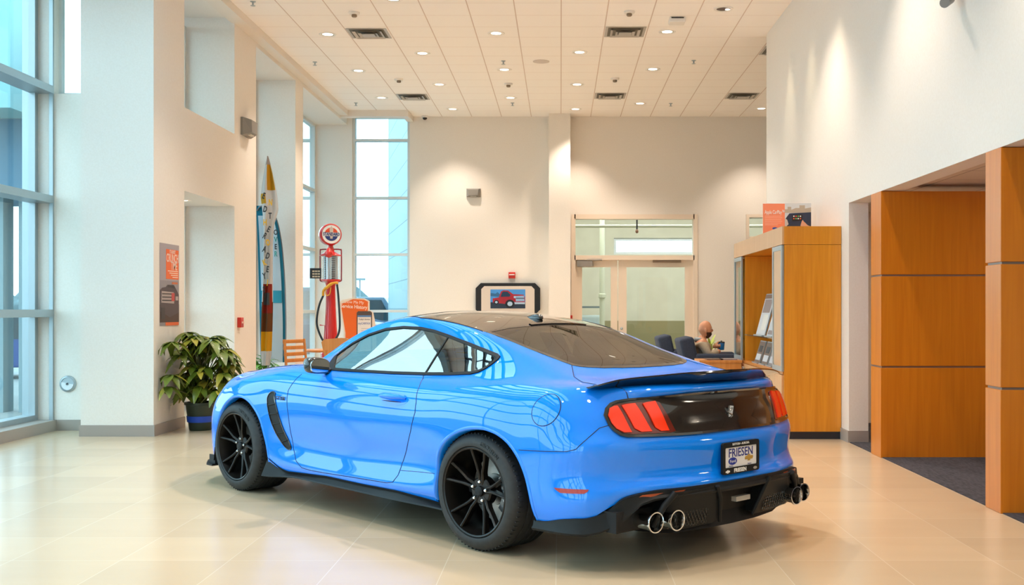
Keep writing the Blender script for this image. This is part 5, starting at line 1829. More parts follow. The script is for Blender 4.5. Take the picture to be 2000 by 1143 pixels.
# ---------------------------------------------------------------- panels cut from one shell
def split_shell():
    cen = np.array([SV[list(f)].mean(0) for f in SFACES])
    A, B, Cc = cen[:, 0], cen[:, 1], cen[:, 2]
    lab = np.full(len(cen), 'quarter_panel', dtype=object)
    ab = abs(B)
    top = Cc > .84
    fender = (A > 1.85)
    lab[fender] = 'front_fender'
    lab[(A > 3.03)] = 'front_bumper'
    lab[inside(HOOD, A, B) & (Cc > .7)] = 'hood'
    lab[inside(ROOF, A, B) & (Cc > 1.2)] = 'roof_panel'
    lab[inside(TRUNK, A, B) & (Cc > .84) & (A < -.28)] = 'trunk_lid'
    bump = np.interp(-A, [-x for x, _ in BUMP], [c for _, c in BUMP])
    lab[(A < -.334) & (Cc < bump) & (A > -.835)] = 'rear_bumper'
    lab[(A < -.78) & (Cc < .80)] = 'rear_bumper'
    side = ab > .5
    dr = DOOR + [(.62, 1.06), (1.0, 1.1), (1.6, 1.06), (1.75, 1.03)]
    lab[inside(dr, A, Cc) & side & (A > .5)] = 'door'
    lab[(ab > .62) & (A < .31) & (A > -.5) & (Cc < .4)] = np.where(A[(ab > .62) & (A < .31) & (A > -.5) & (Cc < .4)] > 0, 'quarter_panel', 'rear_bumper')
    hole = np.zeros(len(cen), bool)
    hole |= inside(inset(WIN, .010), A, Cc) & (ab > .45)
    hole |= inside(inset(REAR_G, .012), A, B) & (Cc > 1.0)
    hole |= inside(inset(WSH, .012), A, B) & (Cc > 1.0)
    hole |= inside(ARCH_F, A, Cc) & (ab > .45)
    hole |= inside(ARCH_R, A, Cc) & (ab > .45)
    nrm = SN.copy()
    nrm[:, 2] /= KZ
    nrm /= np.linalg.norm(nrm, axis=1)[:, None]
    parts = {}
    for name in ('front_bumper', 'hood', 'front_fender', 'door', 'quarter_panel', 'roof_panel', 'trunk_lid', 'rear_bumper'):
        for s in ((1, -1) if name in ('front_fender', 'door', 'quarter_panel') else (0,)):
            sel = (lab == name) & ~hole
            if s:
                sel &= (B * s > 0)
            idx = np.nonzero(sel)[0]
            fv = np.array([SFACES[i] for i in idx])
            used, inv = np.unique(fv.ravel(), return_inverse=True)
            co = SV[used].copy()
            co[:, 2] *= KZ
            me = bpy.data.meshes.new(name)
            me.from_pydata(co.tolist(), [], inv.reshape(-1, 4).tolist())
            me.polygons.foreach_set('use_smooth', [True] * len(me.polygons))
            me.normals_split_custom_set_from_vertices([tuple(x) for x in nrm[used]])
            o = link(name, me, roof_blk if name == 'roof_panel' else paint, car)
            parts[name, s] = o
    # lining on the inside of doors, roof and pillars
    sel = (A > -.62) & (A < 1.98) & ~hole & (Cc > .34) & (A < 2.0)
    idx = np.nonzero(sel)[0][::1]
    fv = np.array([SFACES[i][::-1] for i in idx])
    used, inv = np.unique(fv.ravel(), return_inverse=True)
    co = SV[used] - SN[used] * .022
    co[:, 2] *= KZ
    me = bpy.data.meshes.new('cabin_lining')
    me.from_pydata(co.tolist(), [], inv.reshape(-1, 4).tolist())
    me.polygons.foreach_set('use_smooth', [True] * len(me.polygons))
    link('cabin_lining', me, cabin_m, car)
    return parts
PANEL = split_shell()

# ---------------------------------------------------------------- glass and its trim
def poly_cut(poly, line, keep):
    """part of a closed outline on one side of the line p + t*(q-p)"""
    p, q = np.array(line[0]), np.array(line[1])
    d = q - p
    def sd(v): return (d[0] * (v[1] - p[1]) - d[1] * (v[0] - p[0])) * keep
    out = []
    for i in range(len(poly)):
        u, v = np.array(poly[i]), np.array(poly[(i + 1) % len(poly)])
        a, b = sd(u), sd(v)
        if a >= 0:
            out.append(tuple(u))
        if a * b < 0:
            out.append(tuple(u + (v - u) * a / (a - b)))
    return out
for s, pr in ((1, sideL), (-1, sideR)):
    w = inset(densify(WIN, .03), .007)
    fa = poly_cut(w, (BL0, BL1), 1)
    fb = poly_cut(w, (BL0, BL1), -1)
    front, back = (fa, fb) if np.mean([p[0] for p in fa]) > np.mean([p[0] for p in fb]) else (fb, fa)
    cobj('side_window', patch(front, pr, .05, .001), side_glass, PANEL['door', s], 60)
    cobj('quarter_window', patch(back, pr, .05, .001), side_glass, PANEL['quarter_panel', s], 60)
    bm = strip(densify(WIN, .02), pr, .019, .007, True, None, 1)
    strip(densify([BL0, BL1], .02, False), pr, .014, .005, False, bm)
    cobj('window_trim', bm, blk_trim, car, 50)
def topP(a, b, off=0.0): return on_top(a, b, off)
cobj('rear_window', patch(inset(densify(REAR_G, .03), .004), topP, .05, .0015), rear_glass, car, 60)
cobj('rear_window_border', strip(densify(REAR_G, .02), topP, .03, .003, True, None, 1), blk_gloss, car, 50)
cobj('windshield', patch(inset(densify(WSH, .03), .004), topP, .06, .0015), side_glass, car, 60)
cobj('windshield_border', strip(densify(WSH, .02), topP, .035, .003, True, None, 1), blk_gloss, car, 50)

# ---------------------------------------------------------------- seams between the panels
for s, pr in ((1, sideL), (-1, sideR)):
    bm = seam(bmesh.new(), DOOR, pr)
    cobj('door_gap', bm, seam_m, PANEL['door', s])
    bm = seam(bmesh.new(), [(.70, .389), (.494, .404), (.325, .415)], pr, .0018)
    cobj('panel_gap', bm, seam_m, PANEL['quarter_panel', s])
    bm = seam(bmesh.new(), [(-.385, .632)] + BUMP[1:], pr, .0022)
    cobj('panel_gap', bm, seam_m, PANEL['quarter_panel', s])
    cir = [(-.535 + .083 * math.cos(t), .861 + .085 * math.sin(t)) for t in np.linspace(0, 2 * PI, 40)[:-1]]
    if s == 1:
        fd = cobj('fuel_door', patch(cir, pr, .03, .0012), paint, car, 60)
        bm = bmesh.new()
        tube(bm, [pr(x, y, .0) for x, y in cir], .0026, 6, False, True)
        cobj('fuel_door_gap', bm, seam_m, fd)
bm = seam(bmesh.new(), [p for p in TRUNK if p[1] > 0 and p[0] > -.81][:6], topP)
cobj('trunk_gap', bm, seam_m, PANEL['trunk_lid', 0])
bm = seam(bmesh.new(), [p for p in TRUNK if p[1] < 0 and p[0] > -.81][::-1][:6], topP)
cobj('trunk_gap', bm, seam_m, PANEL['trunk_lid', 0])
bm = seam(bmesh.new(), [(.621, .975), (.617, .921)], on_rear)
cobj('trunk_gap', bm, seam_m, PANEL['trunk_lid', 0])
bm = seam(bmesh.new(), [(-.621, .975), (-.617, .921)], on_rear)
cobj('trunk_gap', bm, seam_m, PANEL['trunk_lid', 0])
bm = seam(bmesh.new(), [(2.06, .70), (2.28, .735), (2.68, .72), (3.0, .68)], topP)
cobj('hood_gap', bm, seam_m, PANEL['hood', 0])
bm = seam(bmesh.new(), [(2.06, -.70), (2.28, -.735), (2.68, -.72), (3.0, -.68)], topP)
cobj('hood_gap', bm, seam_m, PANEL['hood', 0])
bm = bmesh.new()
for s in (1, -1):
    bm = seam(bmesh.new(), [(1.16, .512 * s), (.978, .552 * s), (.824, .557 * s), (.679, .559 * s), (.532, .558 * s), (.38, .553 * s)], topP, .004)
    cobj('roof_channel', bm, blk_trim, PANEL['roof_panel', 0])

# ---------------------------------------------------------------- wheel arches, liners, underbody
for poly, par, cx, cz, in ((ARCH_F, 'front_fender', 2.62, .33), (ARCH_R, 'quarter_panel', -.075, .33)):
    for s, pr in ((1, sideL), (-1, sideR)):
        path = smooth_path([p for p in poly if p[1] > .2], 4)
        pts = [pr(x, y, 0) for x, y in path]
        bm = bmesh.new()
        rows = []
        for k, (dr, db) in enumerate(((.014, .0012), (.004, .004), (-.006, .001), (-.012, -.02), (-.014, -.05))):
            row = []
            for p in pts:
                r = Vector((p.x - cx, 0, p.z - cz))
                u = r.normalized()
                q = p + u * dr
                if k == 0:
                    q = pr(q.x, q.z, db)
                else:
                    q = Vector((q.x, q.y + s * db, q.z))
                row.append(bm.verts.new(q))
            rows.append(row)
        for A_, B_ in zip(rows, rows[1:]):
            for i in range(len(A_) - 1):
                bm.faces.new((A_[i], A_[i + 1], B_[i + 1], B_[i]))
        cobj('arch_lip', bm, paint, PANEL[par, s], 60)
        bm = bmesh.new()
        prof = [(p.x, p.z) for p in [pr(x, y, 0) for x, y in smooth_path([p for p in poly if p[1] > .12], 3)]]
        R0 = [bm.verts.new((x, s * .925, z)) for x, z in prof]
        R1 = [bm.verts.new((x, s * .56, z)) for x, z in prof]
        for i in range(len(prof) - 1):
            bm.faces.new((R0[i], R0[i + 1], R1[i + 1], R1[i]))
        bm.faces.new(R1)
        cobj('wheel_liner', bm, blk_trim, car, 40)
bm = bmesh.new()
bx(bm, .34, 2.2, -.86, .86, .185, .30)
bx(bm, 2.2, 3.45, -.55, .55, .185, .30)
bx(bm, -.9, .34, -.55, .55, .2, .34)
bx(bm, -.93, -.5, -.8, .8, .23, .34)
cobj('underbody', bm, blk_trim, car, None)

# ---------------------------------------------------------------- wheels
def build_wheel():
    W = bpy.data.objects.new('wheel', None)
    C.objects.link(W)
    W.parent = car
    # hub axis = local y, outer face at y = 0
    R = .345
    prof = [(.262, -.012), (.268, .0), (.285, .004), (.312, -.004), (.332, -.02), (.3405, -.036)]
    for k in range(5):
        y = -.05 - k * .049
        prof += [(R, y), (R, y - .036), (R - .008, y - .039), (R - .008, y - .046)]
    prof += [(.341, -.292), (.325, -.31), (.27, -.31), (.262, -.29)]
    bm = lathe(bmesh.new(), prof, 72, 'Y')
    # tread cuts across the shoulder
    for k in range(72):
        t = 2 * PI * (k + .5) / 72
        c, s_ = math.cos(t), math.sin(t)
        M = Matrix.Translation((c * .337, -.042, s_ * .337)) @ Matrix.Rotation(-t, 4, 'Y')
        r = bmesh.ops.create_cube(bm, size=1.0, matrix=M @ Matrix.Diagonal((.016, .03, .005, 1)))
    tyre = cobj('tyre', bm, rubber, W, 40)
    # raised name on the sidewall
    me = text_mesh('MICHELIN', .036, .0008, bold=.0006)
    flags = []
    for v in me.vertices:
        r = .297 + v.co.y
        ang = math.radians(62) - v.co.x / .297
        v.co = Vector((r * -math.cos(ang), .0035 + v.co.z, r * math.sin(ang) * KZ))
    tl = link('tyre_lettering', me, mat('tyre_print', (.004, .004, .004), .4), W)
    # barrel and rim flange
    prof = [(.262, -.02), (.2635, -.004), (.258, .0), (.250, -.004), (.243, -.03), (.236, -.06), (.228, -.12), (.222, -.25), (.235, -.29), (.222, -.292)]
    rim = cobj('rim', lathe(bmesh.new(), prof, 72, 'Y'), rim_m, W, 40)
    # ten spokes in five pairs
    bm = bmesh.new()
    for k in range(5):
        base = PI / 2 + k * 2 * PI / 5 + .10
        for sg in (1, -1):
            th_out = base + sg * .235
            th_in = base + sg * .10
            P = []
            for (r, th, y, wd, dp) in ((.040, base + sg * .25, -.050, .015, .034), (.085, base + sg * .17, -.044, .0145, .032), (.118, th_in + sg * .055, -.036, .0125, .032), (.15, th_in + sg * .085, -.032, .0115, .030),
                                       (.20, th_in + sg * .115, -.022, .0105, .030), (.247, th_out - sg * .01, -.010, .0125, .032)):
                P.append((Vector((r * math.cos(th), y, r * math.sin(th))), wd, dp))
            rings = []
            for i, (p, wd, dp) in enumerate(P):
                q = P[min(i + 1, len(P) - 1)][0] - P[max(i - 1, 0)][0]
                q.y = 0
                q.normalize()
                n = Vector((-q.z, 0, q.x))
                rings.append([bm.verts.new(p + n * x * wd + Vector((0, y, 0))) for x, y in ((-1, -dp), (-.75, -.004), (-.2, .002), (.2, .002), (.75, -.004), (1, -dp))])
            for A_, B_ in zip(rings, rings[1:]):
                for i in range(6):
                    bm.faces.new((A_[i], A_[(i + 1) % 6], B_[(i + 1) % 6], B_[i]))
            bm.faces.new(rings[0][::-1])
            bm.faces.new(rings[-1])
    lathe(bm, [(0, -.052), (.03, -.05), (.072, -.052), (.082, -.06), (.085, -.10), (0, -.10)], 40, 'Y')
    cobj('spokes', bm, rim_m, W, 30)
    for k in range(5):
        t = PI / 2 + k * 2 * PI / 5 + .10
        bm = lathe(bmesh.new(), [(0, -.034), (.006, -.034), (.0095, -.038), (.0105, -.06), (.0, -.06)], 12, 'Y', (.057 * math.cos(t), 0, .057 * math.sin(t)))
        cobj('lug_nut', bm, chrome, W, 30)
    bm = lathe(bmesh.new(), [(0, -.032), (.022, -.033), (.030, -.038), (.033, -.052), (0, -.052)], 28, 'Y')
    cap = cobj('centre_cap', bm, blk_satin, W, 30)
    bm = lathe(bmesh.new(), [(.0, -.15), (.09, -.15), (.093, -.165), (.19, -.165), (.19, -.195), (.09, -.195)], 56, 'Y')
    cobj('brake_disc', bm, steel, W, 30)
    # caliper on the trailing side
    bm = bmesh.new()
    rows = []
    for i in range(9):
        t = math.radians(-38 + i * 9.5) + PI
        row = []
        for r, y in ((.125, -.20), (.125, -.115), (.14, -.085), (.185, -.085), (.203, -.10), (.206, -.20)):
            row.append(bm.verts.new((r * math.cos(t), y, r * math.sin(t))))
        rows.append(row)
    for A_, B_ in zip(rows, rows[1:]):
        for i in range(6):
            bm.faces.new((A_[i], A_[(i + 1) % 6], B_[(i + 1) % 6], B_[i]))
    bm.faces.new(rows[0][::-1])
    bm.faces.new(rows[-1])
    cal = cobj('brake_caliper', bm, mat('caliper_grey', (.05, .055, .06), .25, .3, coat=.7), W, 40)
    me = text_mesh('brembo', .03, .0006, bold=.0004)
    me.transform(frame_m((-.163, -.083, .0), (0, 0, -1), (-1, 0, 0)))
    for v in me.vertices:
        v.co.z *= KZ
    link('caliper_lettering', me, white_p, W)
    return W
wheel0 = build_wheel()
WH = [(0, .935, 0), (2.70, .93, 0), (0, -.935, PI), (2.70, -.93, PI)]
for i, (a, b, rz) in enumerate(WH):
    w = wheel0 if i == 0 else copy_tree(wheel0, car)
    w.location = (a, b, .345 * KZ)
    w.rotation_euler = (0, 0, rz)

# ---------------------------------------------------------------- side details
VENT = [(2.159, .802), (2.203, .792), (2.229, .757), (2.221, .705), (2.195, .631), (2.162, .558), (2.119, .493), (2.065, .437), (2.012, .401), (1.976, .390), (1.956, .406), (1.98, .452),
        (2.023, .520), (2.059, .596), (2.092, .676), (2.122, .735), (2.135, .765), (2.134, .79)]
for s, pr in ((1, sideL), (-1, sideR)):
    v = smooth_path(VENT, 4, True)
    vent = cobj('side_vent', patch(v, pr, .02, .002), blk_trim, PANEL['front_fender', s], 60)
    cobj('vent_edge', strip(v, pr, .008, .006), blk_gloss, vent, 50)
    for (x0, y0, x1, y1) in ((2.218, .70, 2.105, .716), (2.197, .635, 2.078, .648), (2.166, .565, 2.05, .578), (2.122, .50, 2.02, .512), (2.068, .443, 1.985, .458)):
        bm = tube(bmesh.new(), [pr(x0 - .012, y0, .004), pr((x0 + x1) / 2, (y0 + y1) / 2, .007), pr(x1 + .012, y1, .004)], .004, 6)
        cobj('vent_fin', bm, blk_satin, vent)
    # badge
    me = text_mesh('GT350', .038, .0015, bold=.0004, sx=1.2)
    o = pr(2.062, .759, .004)
    me.transform(frame_m(o, (-s, 0, 0), (0, 0, 1)))
    for p in me.vertices:
        p.co.z *= KZ
    link('fender_badge', me, mat('badge_dark', (.09, .09, .10), .3, .6), PANEL['front_fender', s])
    # door handle
    bm = bmesh.new()
    cup = [(.77 + .15 * math.cos(t), .838 + .04 * math.sin(t)) for t in np.linspace(0, 2 * PI, 32)[:-1]]
    h = cobj('door_handle', bm_ := patch(cup, pr, .02, .0015), paint, PANEL['door', s], 60)
    bm = bmesh.new()
    pts = []
    rad = []
    for i in range(13):
        t = i / 12
        a = .895 - .25 * t
        lift = .006 + .036 * math.sin(PI * t) ** .5
        pts.append(pr(a, .848 - .002 * math.sin(PI * t), lift))
        rad.append(.008 + .013 * math.sin(PI * min(1, t * 1.02)) ** .6)
    tube(bm, pts, rad, 10)
    cobj('handle_grip', bm, paint, h, 60)
    bm = bmesh.new()
    tube(bm, [pr(.88 - .2 * k / 8, .822, .003) for k in range(9)], [.001 + .0025 * math.sin(PI * k / 8) for k in range(9)], 8)
    cobj('handle_painted_shade', bm, seam_m, h, 60)  # dark sliver put in as the shade under the grip
    # mirror: housing, glass and foot
    bm = bmesh.new()
    bmesh.ops.create_uvsphere(bm, u_segments=24, v_segments=16, radius=1.0)
    for q in bm.verts:
        x, y, z = q.co
        e = .62
        x, y, z = [math.copysign(abs(c) ** e, c) for c in (x, y, z)]
        q.co = Vector((1.545 + (.085 * x if x > 0 else .05 * x), s * (.965 + .083 * y - .03 * max(0, x)), 1.022 + .058 * z + .006 * y))
    mir = cobj('mirror', bm, blk_gloss, PANEL['door', s], 60)
    bm = prism(bmesh.new(), [(s * (.965 + .066 * math.copysign(abs(math.cos(t)) ** .55, math.cos(t))), 1.022 + .044 * math.copysign(abs(math.sin(t)) ** .55, math.sin(t))) for t in np.linspace(0, 2 * PI, 28)[:-1]],
               1.488, 1.51, 'YZ')
    cobj('mirror_glass', bm, mat('mirror_glass', (.7, .75, .75), .02, 1.0), mir, None)
    bm = tube(bmesh.new(), [(1.66, s * .79, .968), (1.63, s * .86, .975), (1.59, s * .95, .985)], [.03, .022, .02], 12)
    cobj('mirror_foot', bm, blk_gloss, mir, 60)
    # mirror triangle at the front of the window
    bm = patch([(1.69, .982), (1.742, 1.03), (1.765, 1.066), (1.745, 1.08), (1.66, 1.03), (1.60, .984)], pr, .03, .008)
    cobj('mirror_sail', bm, blk_trim, PANEL['door', s], 60)
    # skirt
    bm = bmesh.new()
    rows = []
    for i in range(34):
        a = 2.235 - (2.235 - .27) * i / 33
        ct = np.interp(a, [.27, .5, .72, 1.1, 1.5, 2.02, 2.1, 2.235], [.232, .247, .258, .252, .255, .228, .252, .315])
        sk = .022 * max(0, min(1, (a - 1.9) / .25))
        p = on_side(a, max(ct, .24), s, .003)
        fl = .018 if a < 2.08 else .018 + .02 * (a - 2.08) / .15
        b0 = abs(p.y)
        row = [(a, s * (b0 - .02), ct + .003), (a, s * (b0 + .003), ct), (a, s * (b0 - .008), ct - .016), (a, s * (b0 + fl), .209 - sk), (a, s * (b0 + fl + .003), .199 - sk), (a, s * (b0 + fl - .02), .192 - sk), (a, s * .8, .19 - sk), (a, s * .8, ct)]
        rows.append([bm.verts.new(q) for q in row])
    for A_, B_ in zip(rows, rows[1:]):
        for i in range(8):
            bm.faces.new((A_[i], A_[(i + 1) % 8], B_[(i + 1) % 8], B_[i]))
    bm.faces.new(rows[0][::-1])
    bm.faces.new(rows[-1])
    cobj('side_skirt', bm, blk_satin, car, 25)
    # reflector low on the corner
    cobj('side_reflector', patch([(-.621, .450), (-.66, .4505), (-.793, .4525), (-.79, .441), (-.776, .430), (-.661, .426), (-.637, .438)], pr, .02, .003), refl_m, PANEL['rear_bumper', 0], 60)
    # front splitter winglet
    bm = prism(bmesh.new(), [(3.04, .86), (3.04, .935), (3.13, .935), (3.30, .84), (3.45, .66), (3.40, .58)], .155, .170)
    bx(bm, 3.04, 3.13, .90, .912, .17, .24)
    for q in bm.verts:
        q.co.y *= s
    cobj('splitter', bm, blk_satin, PANEL['front_bumper', 0], None)

# ---------------------------------------------------------------- rear details
rp = lambda b, c, off=0.0: on_rear(b, c, off)
tp = cobj('tail_panel', patch(densify(BAND, .03), rp, .03, .004), blk_gloss, car, 60)
cobj('tail_panel_edge', strip(densify(BAND, .02), rp, .014, .011), blk_gloss, tp, 60)
LAMP = [(.738, .84), (.722, .873), (.69, .893), (.663, .898), (.49, .908), (.467, .898), (.427, .745), (.457, .738), (.666, .739), (.694, .745), (.722, .770), (.733, .80)]
BARS = [[(.738, .84), (.722, .873), (.700, .884), (.683, .886), (.655, .748), (.69, .748), (.718, .770), (.733, .80)],
        [(.664, .887), (.640, .893), (.597, .897), (.557, .748), (.61, .748), (.637, .768)],
        [(.560, .894), (.54, .900), (.492, .907), (.466, .748), (.51, .748), (.534, .768)]]
for s in (1, -1):
    m_ = [(b * s, c) for b, c in LAMP]
    lamp = cobj('tail_light', patch(m_, rp, .025, .008), dark_lens, car, 60)
    for bar in BARS:
        bm = patch([(b * s, c) for b, c in bar], lambda b, c, off: on_rear(b, c, off + .012 if off > 0 else off), .02, .004)
        cobj('lens_bar', bm, red_lens, lamp, 60)
# emblem
bm = bmesh.new()
o = on_rear(.0, .82, .008)
pl = [(-.022, .036), (.008, .04), (.022, -.034), (-.008, -.038)]
prism(bm, [(b + .005, .82 + c) for b, c in pl], o.x - .004, o.x + .006, 'YZ')
emb = cobj('tail_emblem', bm, chrome, tp, None)
bm = tube(bmesh.new(), [(o.x - .006, .012 - .018 * math.sin(k * 1.05), .82 - .028 + .056 * k / 8) for k in range(9)], .0035, 6)
cobj('emblem_relief', bm, mat('emblem_dark', (.25, .24, .23), .25, 1.0), emb, 60)
# spoiler
bm = bmesh.new()
rows = []
for i in range(29):
    u = -1 + 2 * i / 28
    b = .772 * u
    ab_ = abs(b)
    t = float(np.interp(ab_, [0, .2, .4, .6, .72, .80], [-1.0, -.985, -.915, -.835, -.80, -.77]))
    ct = float(np.interp(ab_, [0, .3, .55, .66, .74, .80], [1.066, 1.06, 1.042, 1.032, 1.015, .998]))
    cb = float(np.interp(ab_, [0, .3, .6, .72, .80], [1.0, .995, .982, .982, .985]))
    w_ = float(np.interp(ab_, [0, .5, .72, .80], [.19, .18, .14, .06]))
    dk = float(np.interp(ab_, [0, .6, .72, .8], [1.003, .995, .99, .985]))
    row = [(t, b, ct), (t - .002, b, ct - .008), (t + .018, b, ct - (ct - cb) * .45), (t + .055, b, cb), (t + w_ * .8, b, dk - .006), (t + w_, b, dk), (t + w_ * .62, b, dk + (ct - dk) * .32), (t + w_ * .3, b, dk + (ct - dk) * .68)]
    rows.append([bm.verts.new(q) for q in row])
for A_, B_ in zip(rows, rows[1:]):
    for i in range(8):
        bm.faces.new((A_[i], A_[(i + 1) % 8], B_[(i + 1) % 8], B_[i]))
bm.faces.new(rows[0][::-1])
bm.faces.new(rows[-1])
cobj('spoiler', bm, blk_gloss, PANEL['trunk_lid', 0], 40)
# high brake light, antenna
bm = strip([(.356 + .06 * (abs(b) / .3) ** 2 * .2 - .02, b) for b in np.linspace(-.26, .21, 16)], lambda a, b, off=0: on_top(a, b, off), .028, .009, False)
cobj('high_brake_light', bm, blk_gloss, PANEL['roof_panel', 0], 40)
bm = bmesh.new()
bmesh.ops.create_uvsphere(bm, u_segments=20, v_segments=12, radius=1.0)
o = on_top(.50, .03)
for q in bm.verts:
    q.co = Vector((o.x + .075 * q.co.x, o.y + .032 * q.co.y, o.z + .026 * max(-.3, q.co.z) * (1 - .45 * q.co.x)))
cobj('antenna', bm, blk_gloss, PANEL['roof_panel', 0], 60)

# diffuser: blade round the lower edge, dark recess, fins, mesh
path = [(-.47, .917), (-.55, .912), (-.65, .905), (-.73, .887), (-.79, .855), (-.86, .795), (-.92, .735)]
ctop = [.252, .256, .280, .292, .30, .335, .405]
half = [(a, b, c) for (a, b), c in zip(path, ctop)] + [(-.985, .60, .437), (-1.035, .45, .444), (-1.075, .22, .448), (-1.087, 0, .448)]
full = smooth_path(half + [(a, -b, c) for a, b, c in half[-2::-1]], 14)
bm = bmesh.new()
rows = []
n_ = len(full)
for i, (a, b, c) in enumerate(full):
    q0, q1 = np.array(full[max(0, i - 1)]), np.array(full[min(n_ - 1, i + 1)])
    t = (q1 - q0)[:2]
    t /= np.linalg.norm(t) + 1e-9
    nx, ny = t[1], -t[0]
    if nx * (a + .3) + ny * b < 0:
        nx, ny = -nx, -ny
    drop = float(np.interp(abs(b), [0, .70, .76, .82, .93], [.045, .05, .085, .10, .055]))
    bot = float(np.interp(abs(b), [0, .60, .66, .70, .74, .78, .82, .86, .93], [c - .05, c - .05, c - .06, .33, .285, .245, .220, .206, .20]))
    row = [(a + nx * -.02, b + ny * -.02, c + .006), (a + nx * .006, b + ny * .006, c), (a + nx * .010, b + ny * .010, (c + bot) / 2), (a + nx * .022, b + ny * .022, bot + .012), (a + nx * .016, b + ny * .016, bot), (a + nx * -.05, b + ny * -.05, bot)]
    rows.append([bm.verts.new(q) for q in row])
for A_, B_ in zip(rows, rows[1:]):
    for i in range(5):
        bm.faces.new((A_[i], A_[i + 1], B_[i + 1], B_[i]))
dif = cobj('diffuser', bm, blk_satin, PANEL['rear_bumper', 0], 35)
bm = bmesh.new()
rows = []
for i in range(25):
    b = -.74 + 1.48 * i / 24
    ab_ = abs(b)
    a1 = float(np.interp(ab_, [0, .22, .45, .62, .74], [-1.04, -1.03, -.985, -.92, -.83]))
    zb = float(np.interp(ab_, [0, .45, .62, .74], [.185, .185, .215, .24]))
    rows.append([bm.verts.new(q) for q in ((a1, b, .44), (a1 + .03, b, .36), (a1 + .05, b, .26), (a1 + .02, b, zb), (a1 + .3, b, .2))])
for A_, B_ in zip(rows, rows[1:]):
    for i in range(4):
        bm.faces.new((A_[i], A_[i + 1], B_[i + 1], B_[i]))
cobj('diffuser_panel', bm, blk_trim, dif, 35)
# fins: big shoulders running down and inwards
for s in (1, -1):
    for (b0, b1, nm) in ((.40, .52, 'x'), (.12, .20, 'y')):
        pass
    bm = bmesh.new()
    outer = [(-1.035, .50, .425), (-1.05, .44, .425), (-1.075, .24, .432), (-1.08, .21, .42), (-1.03, .155, .235), (-1.02, .19, .215), (-.99, .36, .205), (-.97, .56, .225)]
    A_ = [bm.verts.new((a - .012, b * s, c)) for a, b, c in outer]
    B_ = [bm.verts.new((a + .09, b * s, c)) for a, b, c in outer]
    bm.faces.new(A_)
    for i in range(8):
        bm.faces.new((A_[i], A_[(i + 1) % 8], B_[(i + 1) % 8], B_[i]))
    cobj('diffuser_fin', bm, blk_satin, dif, None)
    bm = tube(bmesh.new(), [(-1.05, s * .50, .425), (-1.03, s * .56, .36), (-.995, s * .61, .25)], [.018, .017, .014], 8)
    cobj('diffuser_rib', bm, blk_satin, dif, 60)
    bm = tube(bmesh.new(), [(-1.098, s * .225, .435), (-1.085, s * .185, .36), (-1.045, s * .14, .22)], [.012, .012, .010], 8)
    cobj('diffuser_rib', bm, blk_satin, dif, 60)
    bm = bmesh.new()
    for k in range(13):
        for j in range(5):
            b = .25 + k * .021 + (j % 2) * .0105
            c = .235 + j * .018
            a = np.interp(b, [.155, .56], [-1.048, -.99]) - .006 - (c - .235) * .15
            bmesh.ops.create_circle(bm, cap_ends=False, segments=6, radius=.0105, matrix=Matrix.Translation((a, b * s, c)) @ Matrix.Rotation(PI / 2, 4, 'Y'))
    # honeycomb drawn as thin bars
    em = bmesh.new()
    for e in bm.edges:
        tube(em, [e.verts[0].co.copy(), e.verts[1].co.copy()], .0017, 4, False)
    bm.free()
    cobj('diffuser_mesh', em, blk_gloss, dif, None)
    bm = bmesh.new()
    pp = [(.70, .392), (.655, .422), (.42, .433), (.46, .408)]
    def lower(b, c, off): 
        a = float(np.interp(abs(b), [0, .45, .60, .735], [-1.087, -1.035, -.985, -.92]))
        return Vector((a - .006 - off, b, c))
    bm = patch([(b * s, c) for b, c in pp], lower, .05, .006)
    cobj('rear_reflector', bm, mat('reflector_amber', (.36, .055, .006), .35, coat=.5), dif, None)
    # twin tail pipes
    for (b, a, c) in ((.515, -1.0, .283), (.635, -.965, .283)):
        prof = [(.030, .08), (.044, .08), (.046, -.03), (.050, -.055), (.056, -.07), (.056, -.078), (.050, -.078), (.046, -.06), (.043, .0), (.0, .02)]
        bm = lathe(bmesh.new(), [(r, h) for r, h in prof], 32, 'X', (a, s * b, c))
        e = cobj('exhaust_tip', bm, chrome, dif, 40)
        bm = lathe(bmesh.new(), [(.0, -.001), (.0425, -.001), (.0425, .004), (0, .004)], 24, 'X', (a, s * b, c))
        cobj('pipe_bore', bm, mat('bore_black', (.004, .004, .004), .8), e, None)
bm = bx(bmesh.new(), -1.092, -1.06, -.06, .06, .325, .352)
rl = cobj('reverse_light', bm, mat('reverse_lens', (.35, .33, .3), .3, coat=.5), dif, None)

# ---------------------------------------------------------------- plate
pz0, pz1 = .492, .655
pa = -1.082
plate = bpy.data.objects.new('licence_plate', None)
C.objects.link(plate)
plate.parent = car
bm = bmesh.new()
def rrect(w, h, r, n=5):
    out = []
    for cx, cy, t0 in ((w / 2 - r, h / 2 - r, 0), (-w / 2 + r, h / 2 - r, PI / 2), (-w / 2 + r, -h / 2 + r, PI), (w / 2 - r, -h / 2 + r, 1.5 * PI)):
        out += [(cx + r * math.cos(t0 + PI / 2 * k / n), cy + r * math.sin(t0 + PI / 2 * k / n)) for k in range(n + 1)]
    return out
pc = (.012, .574)
PM = frame_m((pa, pc[0], pc[1]), (0, -1, 0), (-.0, 0, 1))
def plate_part(name, bm, m, par=plate):
    bm.transform(Matrix.Translation((pa, pc[0], 0)) @ Matrix.Translation((0, 0, pc[1])) @ frame_m((0, 0, 0), (0, -1, 0), (0, 0, 1)))
    return cobj(name, bm, m, par, None)
plate_part('plate_sheet', prism(bmesh.new(), rrect(.29, .15, .008), -.004, .003), mat('plate_white', (.75, .75, .78), .3))
bm = bmesh.new()
o_, i_ = rrect(.312, .178, .014), None
n0 = len(o_)
inn = rrect(.272, .112, .006)
